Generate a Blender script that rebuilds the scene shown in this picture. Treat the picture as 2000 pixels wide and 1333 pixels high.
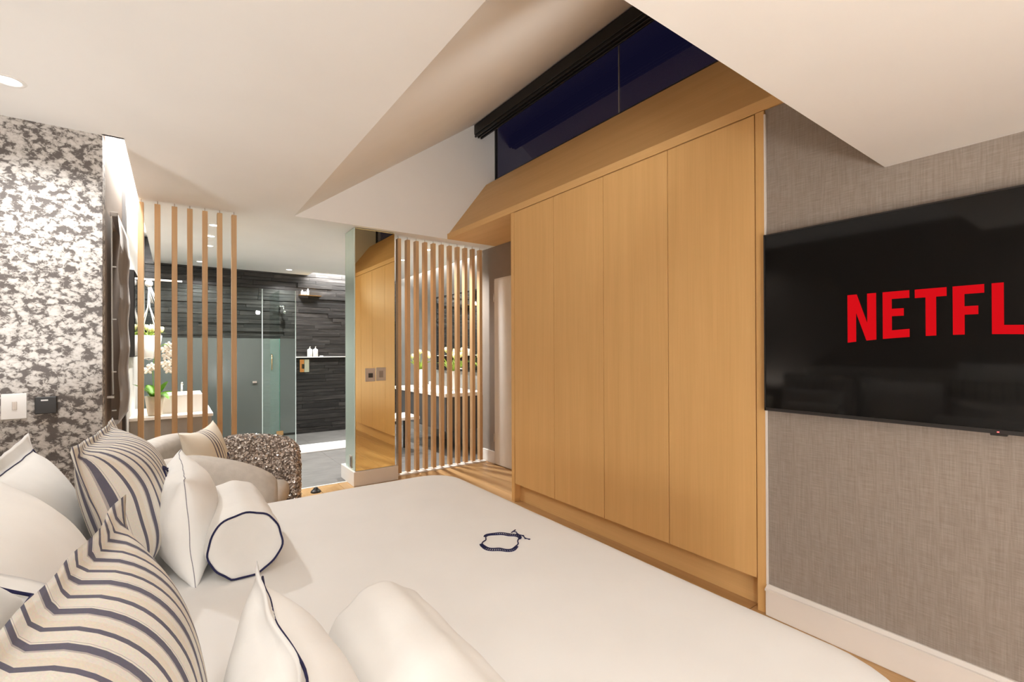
import bpy, bmesh, math, random
from mathutils import Vector, Matrix, noise as mnoise

random.seed(7)
SC = bpy.context.scene
COL = SC.collection
PI = math.pi
for o in list(bpy.data.objects):
    bpy.data.objects.remove(o)

# ------------------------------------------------------------------ camera
CAM_H = 1.27
yaw, pitch, roll = math.radians(35.7019), math.radians(0.2375), math.radians(-0.2061)
fw = Vector((math.sin(yaw) * math.cos(pitch), math.cos(yaw) * math.cos(pitch), math.sin(pitch)))
rt = Vector((math.cos(yaw), -math.sin(yaw), 0))
up = rt.cross(fw)
r2 = rt * math.cos(roll) + up * math.sin(roll)
u2 = -rt * math.sin(roll) + up * math.cos(roll)
cd = bpy.data.cameras.new('camera')
cam = bpy.data.objects.new('camera', cd)
COL.objects.link(cam)
cam.matrix_world = Matrix(((r2.x, u2.x, -fw.x, 0), (r2.y, u2.y, -fw.y, 0), (r2.z, u2.z, -fw.z, CAM_H), (0, 0, 0, 1)))
cd.sensor_fit = 'HORIZONTAL'
cd.sensor_width = 36
cd.lens = 917.06 / 2000 * 36
cd.shift_y = (679.22 - 666.5) / 2000
cd.clip_start = 0.02
SC.camera = cam

# ------------------------------------------------------------------ world, exposure
w = bpy.data.worlds.new('night_sky')
SC.world = w
w.use_nodes = True
bg = w.node_tree.nodes['Background']
bg.inputs[0].default_value = (0.0100, 0.0088, 0.028, 1)
bg.inputs[1].default_value = 0.7
vs = SC.view_settings
vs.view_transform = 'Standard'
vs.look = 'None'
vs.gamma = 1
vs.use_curve_mapping = False
vs.exposure = 0.08
SC.cycles.max_bounces = 9
SC.cycles.diffuse_bounces = 6
SC.cycles.glossy_bounces = 4
SC.cycles.transmission_bounces = 4

WARM = (1.0, 1.0, 0.985)
WARM2 = (1.0, 1.0, 0.985)


def light(name, kind, loc, power, color=WARM, parent=None, aim=None, **kw):
    d = bpy.data.lights.new(name, kind)
    d.energy = power
    d.color = color
    for k, v in kw.items():
        setattr(d, k, v)
    o = bpy.data.objects.new(name, d)
    COL.objects.link(o)
    o.location = loc
    if aim is not None:
        o.rotation_euler = Vector(aim).to_track_quat('-Z', 'Y').to_euler()
    if parent is not None:
        o.parent = parent
        o.matrix_parent_inverse = Matrix.Translation(-parent.location)
    return o


# LED strips inside the ceiling slots of the place (large area lights)
light('cove_strip_window_side', 'AREA', (-0.265, 5.3, 2.68), 80, WARM2, aim=(0, 0, -1), shape='RECTANGLE', size=0.05, size_y=3.9)
light('cove_strip_vanity_side', 'AREA', (3.06, 6.2, 2.68), 26, WARM2, aim=(0, 0, -1), shape='RECTANGLE', size=0.06, size_y=2.8)
light('shower_slot_strip', 'AREA', (2.1, 7.5, 2.62), 36, WARM2, aim=(0, 0, -1), shape='RECTANGLE', size=0.8, size_y=0.2)

# ------------------------------------------------------------------ materials
MATS = {}


def base_mat(name, rough=0.5, metal=0.0, spec=0.5):
    m = bpy.data.materials.new(name)
    m.use_nodes = True
    nt = m.node_tree
    b = nt.nodes['Principled BSDF']
    b.inputs['Roughness'].default_value = rough
    b.inputs['Metallic'].default_value = metal
    b.inputs['Specular IOR Level'].default_value = spec
    MATS[name] = m
    return m, nt, b


def nd(nt, typ, **kw):
    n = nt.nodes.new(typ)
    for k, v in kw.items():
        setattr(n, k, v)
    return n


def coords(nt, scale=(1, 1, 1), rot=(0, 0, 0), kind='Object'):
    tc = nd(nt, 'ShaderNodeTexCoord')
    mp = nd(nt, 'ShaderNodeMapping')
    mp.inputs['Scale'].default_value = scale
    mp.inputs['Rotation'].default_value = rot
    nt.links.new(tc.outputs[kind], mp.inputs['Vector'])
    return mp


def ramp(nt, stops, interp='LINEAR'):
    r = nd(nt, 'ShaderNodeValToRGB')
    r.color_ramp.interpolation = interp
    els = r.color_ramp.elements
    while len(els) < len(stops):
        els.new(0.5)
    for e, (p, c) in zip(els, stops):
        e.position = p
        e.color = (c[0], c[1], c[2], 1)
    return r


def plain(name, col, rough=0.5, metal=0.0, var=0.06, scale=6, bump=0.0, bscale=60, spec=0.5, stretch=(1, 1, 1)):
    m, nt, b = base_mat(name, rough, metal, spec)
    mp = coords(nt, stretch)
    n = nd(nt, 'ShaderNodeTexNoise')
    n.inputs['Scale'].default_value = scale
    n.inputs['Detail'].default_value = 3
    nt.links.new(mp.outputs[0], n.inputs['Vector'])
    lo = [c * (1 - var) for c in col]
    hi = [min(1, c * (1 + var)) for c in col]
    r = ramp(nt, [(0.3, lo), (0.7, hi)])
    nt.links.new(n.outputs['Fac'], r.inputs[0])
    nt.links.new(r.outputs[0], b.inputs['Base Color'])
    if bump:
        n2 = nd(nt, 'ShaderNodeTexNoise')
        n2.inputs['Scale'].default_value = bscale
        n2.inputs['Detail'].default_value = 4
        nt.links.new(mp.outputs[0], n2.inputs['Vector'])
        bp = nd(nt, 'ShaderNodeBump')
        bp.inputs['Strength'].default_value = bump
        bp.inputs['Distance'].default_value = 0.01
        nt.links.new(n2.outputs['Fac'], bp.inputs['Height'])
        nt.links.new(bp.outputs[0], b.inputs['Normal'])
    return m


def wood(name, light_c, dark_c, axis='Z', rough=0.55, fine=60):
    """oak: streaks running along the given object axis"""
    m, nt, b = base_mat(name, rough, 0, 0.4)
    s = {'X': (0.6, 14, 14), 'Y': (14, 0.6, 14), 'Z': (14, 14, 0.6)}[axis]
    f = {'X': (2.5, fine * 2, fine * 2), 'Y': (fine * 2, 2.5, fine * 2), 'Z': (fine * 2, fine * 2, 2.5)}[axis]
    oi = nd(nt, 'ShaderNodeObjectInfo')
    outs = []
    for sc, det, di in ((s, 3, 0.6), (f, 2, 0.2)):
        mp = coords(nt, sc)
        ad = nd(nt, 'ShaderNodeVectorMath', operation='ADD')
        ml = nd(nt, 'ShaderNodeMath', operation='MULTIPLY')
        ml.inputs[1].default_value = 37.0
        nt.links.new(oi.outputs['Random'], ml.inputs[0])
        nt.links.new(mp.outputs[0], ad.inputs[0])
        nt.links.new(ml.outputs[0], ad.inputs[1])
        n = nd(nt, 'ShaderNodeTexNoise')
        n.inputs['Scale'].default_value = 1.0
        n.inputs['Detail'].default_value = det
        n.inputs['Distortion'].default_value = di
        nt.links.new(ad.outputs[0], n.inputs['Vector'])
        outs.append(n)
    mx = nd(nt, 'ShaderNodeMix')
    mx.inputs[0].default_value = 0.4
    nt.links.new(outs[0].outputs['Fac'], mx.inputs[2])
    nt.links.new(outs[1].outputs['Fac'], mx.inputs[3])
    r = ramp(nt, [(0.32, dark_c), (0.68, light_c)])
    nt.links.new(mx.outputs[0], r.inputs[0])
    nt.links.new(r.outputs[0], b.inputs['Base Color'])
    bp = nd(nt, 'ShaderNodeBump')
    bp.inputs['Strength'].default_value = 0.08
    bp.inputs['Distance'].default_value = 0.004
    nt.links.new(outs[1].outputs['Fac'], bp.inputs['Height'])
    nt.links.new(bp.outputs[0], b.inputs['Normal'])
    return m


def emit(name, col, strength):
    m, nt, b = base_mat(name, 0.5)
    b.inputs['Base Color'].default_value = (*col, 1)
    b.inputs['Emission Color'].default_value = (*col, 1)
    b.inputs['Emission Strength'].default_value = strength
    return m


def mirror_mat(name, tint, rough=0.02):
    m, nt, b = base_mat(name, rough, 1.0)
    b.inputs['Base Color'].default_value = (*tint, 1)
    return m


def clear_glass(name, tint, ior=1.45):
    m = bpy.data.materials.new(name)
    m.use_nodes = True
    nt = m.node_tree
    nt.nodes.clear()
    out = nd(nt, 'ShaderNodeOutputMaterial')
    tr = nd(nt, 'ShaderNodeBsdfTransparent')
    tr.inputs[0].default_value = (*tint, 1)
    gl = nd(nt, 'ShaderNodeBsdfGlossy')
    gl.inputs['Roughness'].default_value = 0.01
    fr = nd(nt, 'ShaderNodeFresnel')
    fr.inputs[0].default_value = ior
    mx = nd(nt, 'ShaderNodeMixShader')
    ge = nd(nt, 'ShaderNodeNewGeometry')       # only the face turned to the ray mirrors it
    iv = nd(nt, 'ShaderNodeMath', operation='SUBTRACT')
    iv.inputs[0].default_value = 1.0
    nt.links.new(ge.outputs['Backfacing'], iv.inputs[1])
    mu = nd(nt, 'ShaderNodeMath', operation='MULTIPLY')
    nt.links.new(fr.outputs[0], mu.inputs[0])
    nt.links.new(iv.outputs[0], mu.inputs[1])
    nt.links.new(mu.outputs[0], mx.inputs[0])
    nt.links.new(tr.outputs[0], mx.inputs[1])
    nt.links.new(gl.outputs[0], mx.inputs[2])
    nt.links.new(mx.outputs[0], out.inputs[0])
    MATS[name] = m
    return m


def frosted(name, tint, alpha):
    m, nt, b = base_mat(name, 0.14, 0, 0.5)
    b.inputs['Base Color'].default_value = (*tint, 1)
    b.inputs['Alpha'].default_value = alpha
    return m


M_paint = plain('white_paint', (0.87, 0.86, 0.84), 0.7, var=0.012, scale=3, bump=0.02, bscale=25)
M_trim = plain('white_gloss_trim', (0.84, 0.80, 0.76), 0.35, var=0.015, scale=5)
M_door = plain('white_door_paint', (0.80, 0.77, 0.73), 0.4, var=0.015, scale=5)
M_grey = plain('taupe_wall_paint', (0.28, 0.232, 0.196), 0.75, var=0.04, scale=8, bump=0.05, bscale=120)
M_lightgrey = plain('pale_grey_plaster', (0.52, 0.49, 0.45), 0.6, var=0.08, scale=4, bump=0.04, bscale=40)
M_midgrey = plain('mid_grey_plaster', (0.24, 0.225, 0.205), 0.6, var=0.12, scale=4, bump=0.04, bscale=40)
M_oak = wood('oak_veneer_upright', (0.765, 0.475, 0.195), (0.69, 0.415, 0.160), 'Z')
M_oak_y = wood('oak_veneer_lengthwise', (0.75, 0.475, 0.205), (0.68, 0.415, 0.170), 'Y')
M_slat = wood('stained_slat_wood', (0.66, 0.435, 0.235), (0.55, 0.345, 0.175), 'Z', 0.45)
M_floor = wood('oak_floorboard', (0.58, 0.36, 0.165), (0.44, 0.25, 0.10), 'Y', 0.33)
M_bed = plain('white_cotton', (0.86, 0.85, 0.835), 0.85, var=0.015, scale=5, bump=0.08, bscale=14, spec=0.2)
M_linen = plain('white_pillow_cotton', (0.86, 0.845, 0.82), 0.85, var=0.03, scale=7, bump=0.14, bscale=22, spec=0.2)
M_bronze = plain('bronze_cloth', (0.20, 0.16, 0.135), 0.6, var=0.3, scale=90)
M_navy = plain('navy_piping', (0.022, 0.022, 0.075), 0.7, var=0.1, scale=200, spec=0.2)
M_greypipe = plain('grey_piping', (0.24, 0.23, 0.26), 0.7, var=0.1, scale=200, spec=0.2)
M_black = plain('black_metal', (0.012, 0.011, 0.010), 0.45, var=0.1, scale=30)
M_blacks = plain('black_plastic', (0.02, 0.018, 0.018), 0.35, var=0.1, scale=40)
M_chrome = plain('chrome', (0.75, 0.75, 0.74), 0.12, 1.0, var=0.02, scale=10)
M_brass = plain('brass', (0.72, 0.47, 0.22), 0.2, 1.0, var=0.05, scale=20)
M_greyfab = plain('grey_upholstery', (0.60, 0.555, 0.505), 0.9, var=0.06, scale=30, bump=0.25, bscale=320, spec=0.15)
M_greyfab2 = plain('pale_seat_upholstery', (0.66, 0.61, 0.55), 0.9, var=0.05, scale=30, bump=0.2, bscale=320, spec=0.15)
M_darkfab = plain('dark_chair_fabric', (0.045, 0.038, 0.035), 0.85, var=0.15, scale=60)
M_blind = plain('grey_blind_fabric', (0.50, 0.45, 0.41), 0.9, var=0.08, scale=14, bump=0.2, bscale=200, stretch=(1, 1, 0.1))
M_cord = plain('white_cord', (0.72, 0.70, 0.67), 0.7, var=0.04, scale=50)
M_tile = plain('grey_stone_tile', (0.165, 0.155, 0.146), 0.45, var=0.16, scale=5, bump=0.04, bscale=60, stretch=(1, 2.5, 1))
M_white = plain('white_ceramic', (0.86, 0.83, 0.79), 0.2, var=0.01, scale=4)
M_mat = plain('white_towelling', (0.90, 0.88, 0.85), 0.95, var=0.02, scale=30, bump=0.6, bscale=220, spec=0.1)
M_pot = plain('beige_glazed_pot', (0.66, 0.55, 0.42), 0.35, var=0.06, scale=20)
M_leaf = plain('bright_green_leaf', (0.20, 0.42, 0.035), 0.45, var=0.25, scale=18)
M_leaf2 = plain('yellow_green_leaf', (0.30, 0.40, 0.05), 0.5, var=0.3, scale=25)
M_petal = plain('cream_petal', (0.88, 0.82, 0.72), 0.6, var=0.05, scale=30)
M_petal2 = plain('pale_yellow_petal', (0.90, 0.86, 0.42), 0.6, var=0.12, scale=30)
M_silver = plain('satin_silver_plate', (0.55, 0.49, 0.44), 0.4, 0.6, var=0.03, scale=30)
M_dkgrey = plain('dark_grey_cabinet', (0.085, 0.078, 0.075), 0.5, var=0.1, scale=8)
M_mgrey = plain('grey_cabinet_front', (0.30, 0.275, 0.25), 0.45, var=0.06, scale=8)
M_shade = plain('lamp_shade_cloth', (0.8, 0.72, 0.6), 0.8, var=0.03, scale=40)
M_plate = plain('white_switch_plate', (0.92, 0.91, 0.90), 0.3, var=0.01, scale=10)
M_mirror = mirror_mat('mirror_silver', (0.86, 0.88, 0.84))
M_mirror2 = mirror_mat('mirror_green_edge', (0.66, 0.78, 0.70), 0.22)
M_mirror2.node_tree.nodes['Principled BSDF'].inputs['Metallic'].default_value = 0.6
M_mirror3 = mirror_mat('bronze_tinted_mirror', (0.97, 0.90, 0.60), 0.012)
M_winglass = clear_glass('night_window_glass', (0.85, 0.85, 0.92), 1.7)
M_glass = clear_glass('shower_glass', (0.88, 0.93, 0.91), 1.28)
M_frost = frosted('frosted_film', (0.098, 0.115, 0.106), 0.80)
M_frost2 = frosted('thin_frosted_film', (0.24, 0.32, 0.285), 0.30)
M_teal = frosted('teal_glass', (0.19, 0.47, 0.37), 1.0)
M_edge = plain('pale_glass_edge', (0.62, 0.70, 0.68), 0.2, var=0.02, scale=10)
M_lens = emit('downlight_lens', (1.0, 0.95, 0.86), 6.0)
M_red = emit('screen_red', (0.61, 0.004, 0.008), 1.0)
M_red.node_tree.nodes['Principled BSDF'].inputs['Base Color'].default_value = (0.02, 0.001, 0.001, 1)
M_red.node_tree.nodes['Principled BSDF'].inputs['Specular IOR Level'].default_value = 0.0
M_led = emit('standby_led', (1.0, 0.12, 0.12), 2.0)
M_ring = plain('downlight_trim', (0.85, 0.83, 0.80), 0.4, var=0.01, scale=10)

# television glass
_m, _nt, _b = base_mat('television_glass', 0.06, 0, 0.5)
_b.inputs['Base Color'].default_value = (0.004, 0.004, 0.004, 1)
_b.inputs['Specular IOR Level'].default_value = 0.28
M_screen = _m


def mk_stripes():
    m, nt, b = base_mat('striped_ticking', 0.9, 0, 0.15)
    tc = nd(nt, 'ShaderNodeTexCoord')
    sx = nd(nt, 'ShaderNodeSeparateXYZ')
    nt.links.new(tc.outputs['Object'], sx.inputs[0])
    dv = nd(nt, 'ShaderNodeMath', operation='MULTIPLY')
    dv.inputs[1].default_value = 1 / 0.066
    nt.links.new(sx.outputs['X'], dv.inputs[0])
    fr = nd(nt, 'ShaderNodeMath', operation='FRACT')
    nt.links.new(dv.outputs[0], fr.inputs[0])
    cream, beige, blue, hair = (0.81, 0.77, 0.70), (0.79, 0.72, 0.62), (0.150, 0.145, 0.190), (0.50, 0.46, 0.45)
    r = ramp(nt, [(0.0, blue), (0.17, cream), (0.21, hair), (0.225, cream), (0.50, blue), (0.61, beige), (0.80, cream), (0.955, hair)], 'CONSTANT')
    nt.links.new(fr.outputs[0], r.inputs[0])
    n = nd(nt, 'ShaderNodeTexNoise')
    n.inputs['Scale'].default_value = 350
    nt.links.new(tc.outputs['Object'], n.inputs['Vector'])
    mx = nd(nt, 'ShaderNodeMix', data_type='RGBA', blend_type='MULTIPLY')
    mx.inputs[0].default_value = 0.2
    nt.links.new(r.outputs[0], mx.inputs[6])
    nt.links.new(n.outputs['Color'], mx.inputs[7])
    nt.links.new(mx.outputs[2], b.inputs['Base Color'])
    bp = nd(nt, 'ShaderNodeBump')
    bp.inputs['Strength'].default_value = 0.15
    bp.inputs['Distance'].default_value = 0.002
    nt.links.new(n.outputs['Fac'], bp.inputs['Height'])
    nt.links.new(bp.outputs[0], b.inputs['Normal'])
    return m


M_stripe = mk_stripes()


def mk_smallstripe():
    m, nt, b = base_mat('cream_cushion_fabric', 0.9, 0, 0.15)
    tc = nd(nt, 'ShaderNodeTexCoord')
    sx = nd(nt, 'ShaderNodeSeparateXYZ')
    nt.links.new(tc.outputs['Object'], sx.inputs[0])
    mr = nd(nt, 'ShaderNodeMapRange')
    mr.inputs[1].default_value = -0.2
    mr.inputs[2].default_value = 0.2
    nt.links.new(sx.outputs['X'], mr.inputs[0])
    c, d = (0.86, 0.80, 0.69), (0.15, 0.13, 0.17)
    r = ramp(nt, [(0, c), (0.36, d), (0.39, c), (0.44, d), (0.475, c), (0.52, d), (0.55, c), (0.60, d), (0.62, c)], 'CONSTANT')
    nt.links.new(mr.outputs[0], r.inputs[0])
    nt.links.new(r.outputs[0], b.inputs['Base Color'])
    return m


M_cushion = mk_smallstripe()


def mk_wallpaper():
    """silver flakes on dark taupe: warped cells cut by fine noise"""
    m, nt, b = base_mat('mottled_wallpaper', 0.55, 0, 0.35)
    mp = coords(nt, (1.0, 1.0, 1.25), (0, math.radians(-28), 0))
    wn_ = nd(nt, 'ShaderNodeTexNoise')
    wn_.inputs['Scale'].default_value = 16
    wn_.inputs['Detail'].default_value = 5
    nt.links.new(mp.outputs[0], wn_.inputs['Vector'])
    wa = nd(nt, 'ShaderNodeVectorMath', operation='MULTIPLY_ADD')
    nt.links.new(wn_.outputs['Color'], wa.inputs[0])
    wa.inputs[1].default_value = (0.09, 0.09, 0.09)
    nt.links.new(mp.outputs[0], wa.inputs[2])
    v = nd(nt, 'ShaderNodeTexVoronoi')
    v.inputs['Scale'].default_value = 25
    nt.links.new(wa.outputs[0], v.inputs['Vector'])
    n1 = nd(nt, 'ShaderNodeTexNoise')
    n1.inputs['Scale'].default_value = 42
    n1.inputs['Detail'].default_value = 6
    n1.inputs['Roughness'].default_value = 0.7
    n1.inputs['Distortion'].default_value = 0.8
    nt.links.new(mp.outputs[0], n1.inputs['Vector'])
    n2 = nd(nt, 'ShaderNodeTexNoise')
    n2.inputs['Scale'].default_value = 6
    n2.inputs['Detail'].default_value = 3
    nt.links.new(mp.outputs[0], n2.inputs['Vector'])
    a1 = nd(nt, 'ShaderNodeMath', operation='MULTIPLY_ADD')
    nt.links.new(v.outputs['Distance'], a1.inputs[0])
    a1.inputs[1].default_value = -0.42
    nt.links.new(n1.outputs['Fac'], a1.inputs[2])
    a2 = nd(nt, 'ShaderNodeMath', operation='MULTIPLY_ADD')
    nt.links.new(n2.outputs['Fac'], a2.inputs[0])
    a2.inputs[1].default_value = 0.2
    nt.links.new(a1.outputs[0], a2.inputs[2])
    r = ramp(nt, [(0.295, (0.125, 0.108, 0.100)), (0.345, (0.235, 0.215, 0.20)), (0.395, (0.46, 0.43, 0.40)), (0.54, (0.62, 0.59, 0.56))])
    nt.links.new(a2.outputs[0], r.inputs[0])
    nt.links.new(r.outputs[0], b.inputs['Base Color'])
    bp = nd(nt, 'ShaderNodeBump')
    bp.inputs['Strength'].default_value = 0.3
    bp.inputs['Distance'].default_value = 0.01
    nt.links.new(a2.outputs[0], bp.inputs['Height'])
    nt.links.new(bp.outputs[0], b.inputs['Normal'])
    return m


M_paper = mk_wallpaper()


def mk_linenwall():
    m, nt, b = base_mat('woven_taupe_wallcovering', 0.8, 0, 0.25)
    outs = []
    for s in ((240, 240, 12), (16, 16, 300)):
        mp = coords(nt, s)
        n = nd(nt, 'ShaderNodeTexNoise')
        n.inputs['Scale'].default_value = 1
        n.inputs['Detail'].default_value = 2
        nt.links.new(mp.outputs[0], n.inputs['Vector'])
        outs.append(n)
    ad = nd(nt, 'ShaderNodeMath', operation='ADD')
    nt.links.new(outs[0].outputs['Fac'], ad.inputs[0])
    nt.links.new(outs[1].outputs['Fac'], ad.inputs[1])
    hf = nd(nt, 'ShaderNodeMath', operation='MULTIPLY')
    hf.inputs[1].default_value = 0.5
    nt.links.new(ad.outputs[0], hf.inputs[0])
    r = ramp(nt, [(0.36, (0.262, 0.222, 0.192)), (0.64, (0.352, 0.304, 0.265))])
    nt.links.new(hf.outputs[0], r.inputs[0])
    nt.links.new(r.outputs[0], b.inputs['Base Color'])
    bp = nd(nt, 'ShaderNodeBump')
    bp.inputs['Strength'].default_value = 0.06
    bp.inputs['Distance'].default_value = 0.003
    nt.links.new(hf.outputs[0], bp.inputs['Height'])
    nt.links.new(bp.outputs[0], b.inputs['Normal'])
    return m


M_linenwall = mk_linenwall()


def mk_slate():
    m, nt, b = base_mat('dark_ledger_slate', 0.5, 0, 0.45)
    oi = nd(nt, 'ShaderNodeObjectInfo')
    mp = coords(nt, (2.2, 6, 26))
    ml = nd(nt, 'ShaderNodeMath', operation='MULTIPLY')
    ml.inputs[1].default_value = 53
    nt.links.new(oi.outputs['Random'], ml.inputs[0])
    ad = nd(nt, 'ShaderNodeVectorMath', operation='ADD')
    nt.links.new(mp.outputs[0], ad.inputs[0])
    nt.links.new(ml.outputs[0], ad.inputs[1])
    n = nd(nt, 'ShaderNodeTexNoise')
    n.inputs['Scale'].default_value = 1
    n.inputs['Detail'].default_value = 5
    n.inputs['Roughness'].default_value = 0.6
    nt.links.new(ad.outputs[0], n.inputs['Vector'])
    s1 = nd(nt, 'ShaderNodeMath', operation='MULTIPLY_ADD')
    nt.links.new(oi.outputs['Random'], s1.inputs[0])
    s1.inputs[1].default_value = 0.22
    nt.links.new(n.outputs['Fac'], s1.inputs[2])
    r = ramp(nt, [(0.42, (0.010, 0.009, 0.0085)), (0.68, (0.030, 0.026, 0.024)), (0.86, (0.070, 0.062, 0.058))])
    nt.links.new(s1.outputs[0], r.inputs[0])
    nt.links.new(r.outputs[0], b.inputs['Base Color'])
    bp = nd(nt, 'ShaderNodeBump')
    bp.inputs['Strength'].default_value = 0.5
    bp.inputs['Distance'].default_value = 0.01
    nt.links.new(n.outputs['Fac'], bp.inputs['Height'])
    nt.links.new(bp.outputs[0], b.inputs['Normal'])
    return m


M_slate = mk_slate()


def mk_sequin():
    m, nt, b = base_mat('bronze_sequin', 0.18, 0.4, 0.7)
    gi = nd(nt, 'ShaderNodeNewGeometry')
    r = ramp(nt, [(0, (0.20, 0.16, 0.135)), (0.3, (0.50, 0.42, 0.37)), (0.62, (0.84, 0.75, 0.69)), (1, (1.0, 0.98, 0.95))])
    nt.links.new(gi.outputs['Random Per Island'], r.inputs[0])
    nt.links.new(r.outputs[0], b.inputs['Base Color'])
    return m


M_sequin = mk_sequin()

# ------------------------------------------------------------------ mesh helpers


def add_box(bm, x0, x1, y0, y1, z0, z1, bevel=0.0, seg=2):
    r = bmesh.ops.create_cube(bm, size=1)
    vs_ = r['verts']
    for v in vs_:
        v.co = Vector(((x0 + x1) / 2 + v.co.x * (x1 - x0), (y0 + y1) / 2 + v.co.y * (y1 - y0), (z0 + z1) / 2 + v.co.z * (z1 - z0)))
    if bevel:
        es = list({e for v in vs_ for e in v.link_edges})
        bmesh.ops.bevel(bm, geom=es, offset=bevel, segments=seg, profile=0.5, affect='EDGES')
    return vs_


def add_tube(bm, pts, r, n=8, closed=False, caps=True):
    pts = [Vector(p) for p in pts]
    rings = []
    m = len(pts)
    rad = r if isinstance(r, (list, tuple)) else [r] * m
    prev = None
    for i, p in enumerate(pts):
        if closed:
            t = pts[(i + 1) % m] - pts[i - 1]
        else:
            t = pts[min(i + 1, m - 1)] - pts[max(i - 1, 0)]
        t.normalize()
        if prev is None:
            a = Vector((0, 0, 1)) if abs(t.z) < 0.9 else Vector((1, 0, 0))
            nn = t.cross(a).normalized()
        else:
            nn = (prev - t * prev.dot(t)).normalized()
        prev = nn
        b = t.cross(nn)
        rings.append([bm.verts.new(p + (nn * math.cos(2 * PI * k / n) + b * math.sin(2 * PI * k / n)) * rad[i]) for k in range(n)])
    for i in range(m if closed else m - 1):
        A, B = rings[i], rings[(i + 1) % m]
        for k in range(n):
            bm.faces.new((A[k], A[(k + 1) % n], B[(k + 1) % n], B[k]))
    if not closed and caps:
        bm.faces.new(rings[0][::-1])
        bm.faces.new(rings[-1])


def add_lathe(bm, prof, c=(0, 0, 0), n=24):
    """prof: list of (r, z)"""
    c = Vector(c)
    rings = []
    for r, z in prof:
        if r < 1e-5:
            rings.append([bm.verts.new(c + Vector((0, 0, z)))])
        else:
            rings.append([bm.verts.new(c + Vector((r * math.cos(2 * PI * k / n), r * math.sin(2 * PI * k / n), z))) for k in range(n)])
    for A, B in zip(rings, rings[1:]):
        for k in range(n):
            k2 = (k + 1) % n
            if len(A) == 1 and len(B) > 1:
                bm.faces.new((A[0], B[k2], B[k]))
            elif len(B) == 1 and len(A) > 1:
                bm.faces.new((A[k], A[k2], B[0]))
            elif len(A) > 1:
                bm.faces.new((A[k], A[k2], B[k2], B[k]))


def add_prism(bm, poly, axis, a0, a1):
    """extrude a 2D polygon along an axis: X -> (y,z), Y -> (x,z), Z -> (x,y)"""
    def P(p, a):
        return {'X': (a, p[0], p[1]), 'Y': (p[0], a, p[1]), 'Z': (p[0], p[1], a)}[axis]
    A = [bm.verts.new(P(p, a0)) for p in poly]
    B = [bm.verts.new(P(p, a1)) for p in poly]
    bm.faces.new(A)
    bm.faces.new(B[::-1])
    n = len(poly)
    for k in range(n):
        bm.faces.new((A[k], B[k], B[(k + 1) % n], A[(k + 1) % n]))


def add_blob(bm, c, rad, rot=None, sub=2):
    r = bmesh.ops.create_icosphere(bm, subdivisions=sub, radius=1)
    M = Matrix.Translation(c) @ (rot.to_4x4() if rot is not None else Matrix()) @ Matrix.Diagonal((*rad, 1))
    bmesh.ops.transform(bm, matrix=M, verts=r['verts'])


def new_mesh(name, bm, m, smooth=False):
    bmesh.ops.recalc_face_normals(bm, faces=bm.faces)
    me = bpy.data.meshes.new(name)
    bm.to_mesh(me)
    bm.free()
    if smooth:
        for p in me.polygons:
            p.use_smooth = True
    if m is not None:
        me.materials.append(m)
    return me


def obj(name, bm, m, parent=None, smooth=False, label=None, kind=None):
    me = bm if isinstance(bm, bpy.types.Mesh) else new_mesh(name, bm, m, smooth)
    o = bpy.data.objects.new(name, me)
    COL.objects.link(o)
    if parent is not None:
        o.parent = parent
        if parent.type == 'EMPTY':
            o.matrix_parent_inverse = parent.matrix_basis.inverted()
        elif parent.matrix_basis != Matrix():
            o.matrix_parent_inverse = parent.matrix_basis.inverted()
    if label:
        o['label'] = label
    if kind:
        o['kind'] = kind
    return o


def tag(o, label, cat, group=None):
    o['label'] = label
    o['category'] = cat
    if group:
        o['group'] = group
    return o


def thing(name, label, cat, loc=(0, 0, 0), group=None, rotz=0.0):
    o = bpy.data.objects.new(name, None)
    COL.objects.link(o)
    o.empty_display_size = 0.1
    o.location = loc
    o.rotation_euler = (0, 0, rotz)
    tag(o, label, cat, group)
    return o


def struct(name, bm, m, label=None, parent=None):
    o = obj(name, bm, m, parent)
    o['kind'] = 'structure'
    if label:
        o['label'] = label
    return o


def B(*a, bevel=0.0, seg=2):
    bm = bmesh.new()
    add_box(bm, *a, bevel=bevel, seg=seg)
    return bm


def boxes(lst):
    bm = bmesh.new()
    for a in lst:
        add_box(bm, *a)
    return bm


# ================================================================== ROOM SHELL
ZC = 2.42          # flat ceiling
YG = 4.346         # gable wall
YS = 4.52          # slat line
XW = 2.30          # wardrobe front
YT = 4.615         # where floorboards end and tiles begin
XHEAD, YNEAR, YBACK = -1.02, -1.6, 7.68
XL, XSLOT = -0.312, -0.222
XBR = 3.12         # bathroom vanity-side wall

fl = struct('floor', B(XHEAD - 0.1, 2.95, YNEAR - 0.1, YT, -0.10, -0.012), M_floor, 'oak floorboards of the bedroom')
# floorboards
pw, plen = 0.19, 1.9
bmx = bmesh.new()
add_box(bmx, 0.0012, pw - 0.0012, 0.0012, plen - 0.0012, -0.012, 0, bevel=0.0012, seg=1)
plank_me = new_mesh('plank', bmx, M_floor)
ix = 0
x = XHEAD
while x < 2.9:
    wv = min(pw, 2.9 - x)
    y = YNEAR - (ix * 0.73) % plen
    while y < YT:
        y0, y1 = max(y, YNEAR), min(y + plen, YT)
        if y1 - y0 > 0.05 and wv > 0.02:
            o = bpy.data.objects.new('plank', plank_me)
            COL.objects.link(o)
            o.location = (x, y0, 0)
            o.scale = (wv / pw, (y1 - y0) / plen, 1)
            o.parent = fl
        y += plen
    x += pw
    ix += 1

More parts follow.
